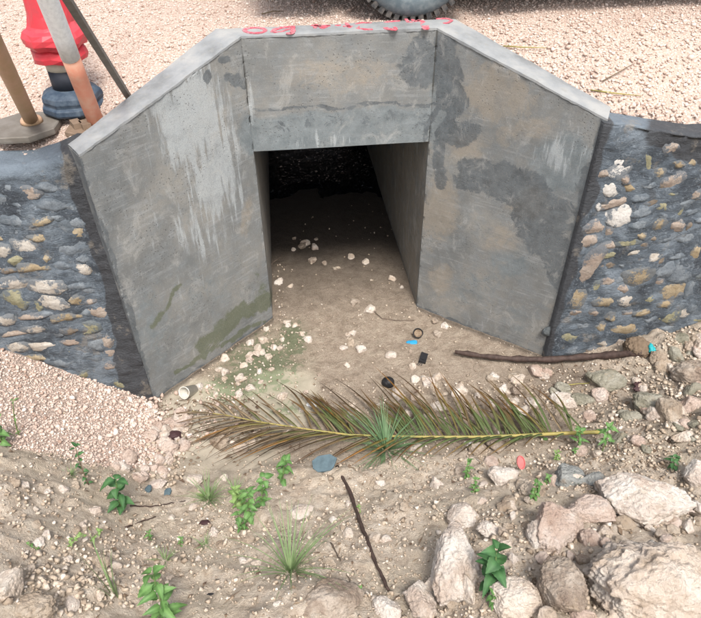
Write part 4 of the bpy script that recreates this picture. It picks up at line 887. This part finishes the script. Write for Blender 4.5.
# slate shard
def shard():
    V = [(312,461),(318,456),(330,454),(337,458),(334,466),(331,470),(318,472),(313,468)]; P = [at(u, v) for u, v in V]; zz = max(p[2] for p in P)+.006
    Q = [on_z(u, v, zz+.012*(1-(v-454)/18)) for u, v in V]; c = Q[0].copy(); b = B(); b.prism([(q[0]-c[0], q[1]-c[1]) for q in Q][::-1], [q[2]-c[2]-.009 for q in Q][::-1], [q[2]-c[2] for q in Q][::-1])
    o = b.build('slate_shard', 'slate'); o.location = tuple(c); tag(o, 'flat blue grey slate shard at the top of the long diagonal stick', 'slate')
shard()
def cup(name, u, v, r, h, mat, label, tilt, az, hollow=True, r2=None, lift=0., cat='cup'):
    p = at(u, v); r2 = r2 or r*.8; root = thing(name, p+np.array([0, 0, r*.7+lift]), label, cat); n = 20; b = B()
    prof = [(r2, -h/2), (r, h/2), (r*1.06, h/2+.001), (r*1.06, h/2+.004), (r*.92, h/2+.004), (r*.9, h/2), (r2*.86, -h/2+.004)]
    b.lathe(prof, n, wob=.04); o = b.build('cup_body', mat, root, True); root.rotation_euler = (math.radians(tilt), 0, math.radians(az)); return root
cup('broken_cup', 190, 394, .036, .10, 'white', 'broken white plastic cup lying at the foot of the left wing wall', 62, 35).rotation_euler = (.75, -.75, .1)  # white plastic cup, tipped over beside the wing wall
cup('black_cup', 418, 336, .032, .040, 'black', 'small black open cup on the culvert floor beside the blue scrap', 38, -20, lift=-.002)
b = B(); b.lathe([(.024, .006), (.026, .012), (.0, .013)], 14); b.build('mud_fill', 'fibre', [o for o in bpy.data.objects if o.name.startswith('black_cup')][0])
# pink lid
p = at(520, 465); root = thing('pink_disc', p+np.array([0, 0, .02]), 'oval pink plastic lid standing in the soil right of the white pink rock', 'lid')
b = B(); b.lathe([(.030, -.003), (.033, -.002), (.033, .007), (.029, .007), (.027, .001), (.0, .001)], 22); o = b.build('lid_disc', 'pinklid', root); o.scale = (.62, 1, 1); root.rotation_euler = (math.radians(48), 0, math.radians(8))
# black plastic block (lighter-like)
p = at(423, 360); root = thing('plastic_block', p+np.array([0, 0, .014]), 'small black plastic block with frayed end on the mud above the frond', 'plastic block', rz=math.radians(-22))
b = B(); b.box((0, 0, 0), (.044, .075, .026), Euler((.15, .2, 0)).to_matrix()); b.box((.003, -.002, .014), (.028, .044, .007), Euler((.15, .2, 0)).to_matrix()); b.build('casing', 'black', root)
b = B(); [b.tube([(x_, -.036, 0), (x_*1.6-.012, -.060, -.010)], .0022, 5) for x_ in (-.012, -.004, .006)]; b.build('frayed_wire', 'black', root)
# white cap on the root at the right edge
p = at(682, 507); root = thing('white_cap', p+np.array([0, 0, .012]), 'small white plastic cap beside the root at the right edge', 'cap'); b = B(); b.lathe([(.012, -.012), (.014, .008), (.012, .012), (.0, .012)], 14); b.build('cap_shell', 'white', root, True); root.rotation_euler = (.5, .3, 0)

# ------------------------------------------------------------------ plants
def leaf_mesh(L, wd, droop=.25, fold=.25, teeth=.0, n=8):
    V = []; vein = []; n = 14
    for i in range(n+1):
        t = i/n; tt = max(0, (t-.14)/.86); w_ = wd*.5*(math.sin(math.pi*tt**.62)**.85 if tt > 0 else 0)*(1+teeth*.5*(-1)**i)*(1-.15*tt)+.006; z = .10*math.sin(math.pi*t)-droop*L*t**2.2; x = L*t*(1-.12*droop*t)
        V += [(x, -w_, z+fold*w_), (x, -w_*.5, z+fold*w_*.35), (x, 0, z), (x, w_*.5, z+fold*w_*.35), (x, w_, z+fold*w_)]; vein += [0, 0, 1, 0, 0]
    F = [(i*5+j, i*5+5+j, i*5+6+j, i*5+1+j) for i in range(n) for j in range(4)]; return V, F, vein
LEAF = {}
def leaf(root, pos, az, pitch, L, wd, mat, roll=0., droop=.25):
    key = (round(wd/L, 1), round(droop, 1), mat)
    if key not in LEAF:
        V, F, ve = leaf_mesh(1, round(wd/L, 1), droop, .3, .12); o = mesh_py('leaf', V, F, mat, None, True, dict(vein=ve)); LEAF[key] = o.data; bpy.data.objects.remove(o)
    o = bpy.data.objects.new('leaf', LEAF[key]); COL.objects.link(o); o.parent = root; o.location = pos; o.scale = (L, L, L)
    o.rotation_euler = Euler((roll, -pitch, az), 'XYZ'); return o
def weed(u, v, h, nodes, L, ratio, mat, label, lean=(0, 0), per=2, top=2, stem='stem', start=.35, cat='weed', name='weed'):
    h *= 1.2; L *= 1.28; p = at(u, v); root = thing(name, p, label, cat); r = random; pts = [(lean[0]*t*t, lean[1]*t*t, h*t-.01) for t in np.linspace(0, 1, 8)]
    b = B(); b.tube(pts, list(np.linspace(.0035, .0015, 8)), 6); b.build('stem', stem, root, True); az = r.random()*6.28
    for i in range(nodes):
        t = start+(1-start)*i/max(1, nodes-1); q = (lean[0]*t*t, lean[1]*t*t, h*t-.01); n = per if i < nodes-1 else top+per
        for j in range(n): leaf(root, (q[0], q[1], q[2]+r.uniform(-.012, .006)), az+6.283*j/n+r.uniform(-.5, .5), r.uniform(-.3, .65)+(.35 if i == nodes-1 and j % 2 else 0), L*(1.0-.3*abs(t-.6))*r.uniform(.55, 1.15), L*ratio*r.uniform(.7, 1.), mat, r.uniform(-.6, .6), r.choice([.1, .3, .5, .7]))
        az += 1.4
    return root
weed(122, 510, .15, 5, .060, .62, 'leafdark', 'dark green leafy weed growing at the toe of the gravel heap', (.01, .03), 3, 0, start=.25)
weed(168, 622, .20, 7, .062, .5, 'leaf', 'bright green weed with long leaves at the bottom edge left', (-.01, .05), 3, 0, start=.2)
weed(250, 520, .14, 6, .040, .6, 'leaf', 'bushy bright green weed left of the large grass tuft', (.01, .03), 4, 2, start=.1)
weed(262, 506, .12, 6, .040, .6, 'leaf', 'bright weed stem right of the bushy bright green weed', (.02, .05), 3, 1, start=.1)
weed(243, 530, .08, 5, .032, .6, 'leaf', 'short weed stem at the foot of the bushy bright green weed', (-.01, .02), 3, 1, start=.1)
weed(240, 508, .10, 5, .036, .6, 'leaflime', 'lime green weed sprig beside the bushy bright weed', (-.01, .02), 4, 2, start=.1)
weed(283, 482, .10, 4, .05, .6, 'leaf', 'broad leaved green weed reaching over the frond tips', (.02, .04), 3, 2)
weed(492, 588, .13, 6, .060, .68, 'leafdark', 'dark broad leaved weed sprouting beside the tall white block', (.01, .05), 3, 0, start=.15)
weed(494, 606, .05, 3, .03, .6, 'leaf', 'small green sprout left of the ochre boulder', (.0, .01), 3)
weed(602, 452, .13, 3, .045, .42, 'leaf', 'thin stemmed weed with spread leaflets above the large pale block', (.01, .03), 5, 2, start=.6)
weed(578, 447, .08, 3, .04, .42, 'leaf', 'sparse pale weed over the thick end of the palm rib', (.0, .03), 4, 2, start=.5)
weed(543, 440, .04, 2, .028, .7, 'leaf', 'small two leaved seedling on the palm rib', (.0, .01), 2, 1)
weed(673, 468, .05, 3, .035, .5, 'leafdark', 'small dark green weed right of the large pale block', (.0, .02), 3)
weed(533, 498, .05, 4, .026, .7, 'leaf', 'low creeping weed above the rounded pink rock', (.02, .03), 4, 2, start=.1)
weed(545, 486, .04, 3, .022, .7, 'leaf', 'tiny creeping sprig beside the low creeping weed', (.02, .02), 4)
weed(556, 460, .05, 3, .024, .4, 'leaflime', 'yellow green tuft left of the blue grey slabby rock', (0, .01), 4)
weed(467, 478, .06, 5, .024, .6, 'leaf', 'small leaved creeping weed left of the white pink rock', (.02, .05), 4, 2, start=.05)
weed(474, 492, .05, 4, .022, .6, 'leaf', 'small leaved creeping sprig below the first creeping weed', (.01, .03), 4, 2, start=.1)
weed(4, 446, .10, 4, .05, .6, 'leaf', 'green leafy weed cut by the left edge', (-.01, .02), 3)
weed(88, 484, .17, 6, .028, .6, 'leafdark', 'spindly dark stemmed weed on the crest of the left bank', (-.01, .05), 2, 2, 'drystem', .1)
weed(20, 437, .17, 3, .02, .4, 'leaf', 'tall thin seedling rising against the gravel heap', (.02, .05), 2, 1, start=.2)
weed(68, 546, .03, 4, .018, .6, 'leaflime', 'low pale green creeping patch on the left bank', (.05, .02), 4, 2, start=.05)
weed(40, 552, .03, 3, .018, .6, 'leaf', 'tiny green creeping sprig left of the pale creeping patch', (-.03, .02), 4, 2, start=.05)
weed(90, 541, .03, 3, .018, .6, 'leaflime', 'tiny pale creeping sprig right of the creeping patch', (.04, .02), 4, 2, start=.05)
weed(575, 455, .03, 2, .02, .6, 'leaf', 'tiny seedling below the thick end of the rib', (0, .01), 3)
weed(359, 512, .03, 2, .015, .5, 'leaflime', 'tiny green tuft right of the long diagonal stick', (0, .01), 4)
weed(360, 594, .03, 2, .014, .5, 'leaf', 'tiny seedling left of the foot of the long diagonal stick', (0, .01), 4)
weed(150, 540, .04, 3, .018, .4, 'leaf', 'tiny sprig above the bright green bottom weed', (0, .01), 4); weed(180, 545, .04, 3, .018, .4, 'leaf', 'tiny sprig right above the bright green bottom weed', (.01, .01), 4)
def tuft(u, v, n, L, spread, mat, label, wd=.0022, lean=(0, 0), curl=.6):
    n = int(n*1.5); L *= 1.35; wd *= 1.35; p = at(u, v); b = B(); V = []; F = []; ve = []
    for i in range(n):
        a = random.random()*6.283; s = random.uniform(.1, 1)*spread; ll = L*random.uniform(.45, 1.05); r0 = random.random()*.012
        base = np.array([math.cos(a)*r0, math.sin(a)*r0, -.008]); d = np.array([math.cos(a)*s+lean[0], math.sin(a)*s+lean[1], 1.]); d /= np.linalg.norm(d); hz = np.array([math.cos(a), math.sin(a), 0]); side = np.cross(d, hz+.01); side /= np.linalg.norm(side)+1e-9
        k = len(V); m_ = 6; cr = curl*random.uniform(.3, 1.2)*ll
        for j in range(m_+1):
            t = j/m_; q = base+d*ll*t+hz*cr*t*t*.5-np.array([0, 0, 1])*cr*t**2.5*.5; ww = wd*(1-t**1.6)+.0003
            V += [tuple(q-side*ww), tuple(q+np.array([0, 0, -.4*ww])), tuple(q+side*ww)]; ve += [0, .6, 0]
        for j in range(m_): c = k+j*3; F += [(c, c+3, c+4, c+1), (c+1, c+4, c+5, c+2)]
    o = mesh_py('grass_tuft', V, F, mat, None, True, dict(vein=ve)); o.location = tuple(p); tag(o, label, 'grass tuft'); return o
tuft(290, 572, 44, .22, 1.1, 'grass', 'large spiky grass tuft on the bank left of the long stick', .0020, (.05, .25))
tuft(386, 450, 80, .21, 1.9, 'grassdark', 'dense blue green grass tuft growing over the palm rib', .0022, (0, .15))
tuft(209, 500, 46, .11, 1.0, 'grass', 'small grass tuft at the puddle edge', .0015, (0, .1)); tuft(207, 496, 26, .05, 1.2, 'leaflime', 'short lime green tuft in the heart of the puddle edge grass', .002)
tuft(115, 596, 5, .26, .22, 'grass', 'tall thin grass shoot on the lower left bank', .0028, (-.1, .1), .25)
tuft(574, 483, 14, .05, .5, 'leafdark', 'short dark grass sprout beside the blue grey slabby rock', .002)
tuft(235, 492, 22, .09, .9, 'grass', 'wispy grass tuft between the puddle edge and the bushy weed', .0013)
tuft(165, 560, 16, .06, 1.0, 'grass', 'faint wispy grass above the bright bottom weed', .0013); tuft(70, 475, 18, .05, 1.1, 'grass', 'faint dry grass wisps on the left bank crest', .0012)
tuft(205, 545, 12, .05, 1., 'grass', 'sparse grass wisps beside the dark brown scrap', .0012)

# ------------------------------------------------------------------ road-side things behind the left wing
def obj_between(p0, p1): 
    d = Vector(tuple(p1-p0)); return d.to_track_quat('Z', 'Y').to_matrix().to_4x4(), d.length
# octagonal rubber base with its tan tube
zc = 1.545; p = on_z(24, 124, zc)
root = thing('delineator_post', p, 'tan tube post on a dark octagonal rubber plate at the left edge', 'post', rz=math.radians(10))
b = B(); R_ = .17; b.lathe([(R_*.99, -.030), (R_, -.022), (R_, -.004), (R_*.975, 0)], 8, ph=.2); o = b.build('base_plate', 'plate', root)
b = B(); b.lathe([(.052, .001), (.050, .014), (.043, .024)], 20); b.build('collar', 'brown_tube', root, True).location = (.035, .01, 0)
e = on_z(-16, 22, zc+.62); ax = Vector(tuple(e-p)); ax = Matrix.Rotation(-math.radians(10), 3, 'Z') @ ax
b = B(); s0 = Vector((.035, .01, .01)); b.tube([s0+(ax-s0)*t*1.5 for t in np.linspace(0, 1, 8)], .033, 20); b.build('tube', 'brown_tube', root, True)
# orange tube with reflective sleeve on a brown plate
zc = 1.53; p = on_z(97, 124, zc); root = thing('delineator_post', p, 'faded orange tube post with white reflective sleeve leaning before the red bollard', 'post')
b = B(); b.lathe([(.15, -.03), (.155, -.02), (.155, -.002), (.15, 0)], 6, ph=.5); b.build('base_plate', 'platebrown', root)
for k_, (dx, dy) in enumerate([(-.09, -.02), (-.045, -.035)]):
    b = B(); b.box((dx, dy, .012), (.04, .07, .03), Euler((0, 0, .5)).to_matrix()); b.build('base_lug', 'platebrown', root)
e = on_z(48, 0, zc+.62)-p; E3 = Vector(tuple(e)); f1 = .60
b = B(); b.tube([E3*t for t in np.linspace(0, f1+.01, 5)], .038, 20); b.build('tube', 'orange', root, True)
b = B(); b.tube([E3*t for t in np.linspace(f1, 1.35, 6)], .0395, 20); b.build('reflective_sleeve', 'sleeve', root, True)
b = B(); b.tube([E3*1.35, E3*1.6], .038, 20); b.build('tube_top', 'orange', root, True)
def wrinkle(o, amp=.010):
    for v in o.data.vertices:
        a = math.atan2(v.co.y, v.co.x); r_ = math.hypot(v.co.x, v.co.y)
        if r_ < .05: continue
        k = 1+amp/r_*(1.4*float(fbm(math.cos(a)*2, math.sin(a)*2, v.co.z*14, 1.6, 3, 7))+.8*abs(float(vn(math.cos(a)*5, math.sin(a)*5, v.co.z*26, 3)))); v.co.x *= k; v.co.y *= k; v.co.z += amp*.8*float(vn(math.cos(a)*3, math.sin(a)*3, v.co.z*9, 5))
# red plastic-wrapped bollard
zc = float(road_h(-1.35, -.1))+.0; p = at_road(76, 108); p[2] -= .0
root = thing('traffic_bollard', p, 'red plastic wrapped bollard with cream and black bands on a navy base', 'bollard', rz=.3)
root.rotation_euler = (0, 0, .2)
b = B(); b.lathe([(.150, .0), (.158, .012), (.155, .035), (.140, .042), (.142, .052), (.146, .062), (.140, .085), (.120, .098), (.085, .11)], 9, wob=.02); o = b.build('base', 'navy', root); md = o.modifiers.new('bevel', 'BEVEL'); md.width = .003; md.segments = 2
b = B(); b.lathe([(.078, .10), (.079, .20)], 24); b.build('black_band', 'blackband', root, True)
b = B(); b.lathe([(.080, .199), (.081, .245)], 24); b.build('cream_band', 'cream', root, True)
b = B(); b.lathe([(.088, .235), (.112, .238), (.120, .262), (.118, .288), (.106, .298), (.126, .304), (.140, .330), (.142, .356), (.128, .378), (.104, .388), (.096, .40), (.092, .45), (.084, .60), (.074, .78), (.066, .84), (.030, .86)], 17, wob=.05); o = b.build('red_wrap', 'red', root); wrinkle(o, .012); md = o.modifiers.new('bevel', 'BEVEL'); md.width = .004; md.segments = 2
# grey flat bar
p0 = at_road(129, 99); p1 = on_z(64, -4, p0[2]+.62); p1 = p1+(p1-p0)*.4
d = p1-p0; Mx = Vector(tuple(d)).to_track_quat('Z', 'Y').to_matrix(); root = thing('metal_bar', p0, 'thin grey metal bar leaning behind the left wing wall', 'metal bar')
b = B(); L_ = np.linalg.norm(d); b.box(Mx @ Vector((0, 0, L_/2-.02)), (.026, .005, L_), Mx); b.box(Mx @ Vector((.0105, .0115, L_/2-.02)), (.005, .018, L_), Mx); b.build('angle_profile', 'bar', root)

# thin stalks and a dead leaf lying on the road gravel
for pts_, r_, lb in [([(503, 49), (520, 51), (546, 51)], .0035, 'yellow green stalk lying on the road gravel behind the right wing wall'), ([(590, 93), (612, 97), (641, 99)], .0035, 'yellow stalk on the coarse gravel just behind the right rubble wall'), ([(602, 84), (618, 76), (634, 66)], .003, 'thin straw on the coarse gravel above the right wing wall end'), ([(262, 17), (273, 15), (284, 14)], .0035, 'brown straw on the road gravel behind the headwall')]:
    W_ = [at_road(u, v)+np.array([0, 0, .016]) for u, v in pts_]; c_ = W_[0]; bb = B(); bb.tube([W_[0]-c_, W_[1]-c_+np.array([0, 0, .004]), W_[2]-c_], [r_, r_, r_*.4], 6); o = bb.build('straw', 'rachis' if 'yellow' in lb else 'drystem', None, True); o.location = tuple(c_); tag(o, lb, 'straw')
# ------------------------------------------------------------------ parked vehicle (only its wheel and underside shade reach the frame)
def vehicle():
    gz = 1.815; wx, wy, R_ = .412, .206, .330
    root = thing('parked_car', (wx+1.3, wy+.8, gz), 'parked grey car with a dusty tyre right behind the headwall', 'car')
    ox, oy = root.location.x, root.location.y
    def wheel(x, y, flip):
        rt = bpy.data.objects.new('wheel', None); COL.objects.link(rt); rt.parent = root; rt.location = (x-ox, y-oy, R_-.004); rt.rotation_euler = (math.radians(90)*(1 if not flip else -1), 0, 0)
        # lathe axis = z -> points to -y (outside) when not flipped
        b = B(); prof = [(.175, -.16), (.24, -.185), (.295, -.175), (.312, -.15), (.312, -.02), (.305, -.002), (.292, .012), (.265, .020), (.235, .020), (.208, .008), (.206, -.02)]
        b.lathe(prof, 48); b.build('tyre', 'rubber', rt, True)
        b = B()
        for i in range(44):
            a = 2*math.pi*i/44; c, s = math.cos(a), math.sin(a); Rm = Matrix.Rotation(a, 3, 'Z')
            b.box(Rm @ Vector((.311, 0, -.006)), (.036, .027, .026), Rm); 
            for q in (-.055, -.10, -.145): b.box(Rm @ Vector((.3235, 0, q)), (.012, .030, .034), Rm)
        b.build('tread', 'tread', rt)
        b = B(); b.lathe([(.207, -.12), (.207, .008), (.200, .014), (.190, .0), (.176, -.022), (.14, -.028), (.0, -.030)], 40); b.build('rim', 'steel', rt, True)
        b = B()
        for i in range(6):
            a = 2*math.pi*i/6; Rm = Matrix.Rotation(a, 3, 'Z'); b.box(Rm @ Vector((.105, 0, -.010)), (.12, .038, .030), Rm)
        b.build('spokes', 'steel', rt); b = B(); b.lathe([(.045, -.02), (.042, .006), (.0, .010)], 18); b.build('hub_cap', 'steel', rt, True)
    for (x, y, fl) in ((wx, wy, False), (wx+2.55, wy, False), (wx, wy+1.62, True), (wx+2.55, wy+1.62, True)): wheel(x, y, fl)
    # lower body with wheel arches, as side profile extruded across
    def arch(cx, n=12): return [(cx+.37*math.cos(a), R_+.37*math.sin(a)) for a in np.linspace(math.pi, 0, n)]
    prof = [(wx-.82, .30), (wx-.42, .24)]+arch(wx)+[(wx+.42, .22), (wx+2.13, .22)]+arch(wx+2.55)+[(wx+2.97, .26), (wx+3.35, .32), (wx+3.40, .72), (wx+3.30, .98), (wx+1.0, .98), (wx-.35, .90), (wx-.80, .72)]
    def ext(prof, y0, y1, name, mat):
        n = len(prof); V = [(x-ox, y0-oy, z) for x, z in prof]+[(x-ox, y1-oy, z) for x, z in prof]; F = [tuple(range(n)), tuple(range(2*n-1, n-1, -1))]+[(i, n+i, n+(i+1) % n, (i+1) % n) for i in range(n)]
        o = mesh_py(name, V, F, mat, root); md = o.modifiers.new('bevel', 'BEVEL'); md.width = .03; md.segments = 2; md.limit_method = 'ANGLE'; return o
    ext(prof, wy+.01, wy+1.61, 'body', 'carpaint')
    ext([(wx+.55, .982), (wx+3.2, .982), (wx+2.95, 1.44), (wx+1.25, 1.46)], wy+.13, wy+1.49, 'cabin', 'carpaint')
    for y in (wy+.118, wy+1.49): ext([(wx+.85, 1.02), (wx+1.75, 1.02), (wx+1.75, 1.38), (wx+1.33, 1.38)], y, y+.012, 'window', 'glass'); ext([(wx+1.83, 1.02), (wx+2.85, 1.02), (wx+2.75, 1.38), (wx+1.83, 1.38)], y, y+.012, 'window', 'glass')
    for y in (wy+.2, wy+1.25):
        b = B(); b.box((wx-.80-ox, y+.08-oy, .66), (.06, .24, .12)); b.build('headlight', 'white', root)
vehicle()
for me in bpy.data.meshes:
    if me.users == 0: bpy.data.meshes.remove(me)
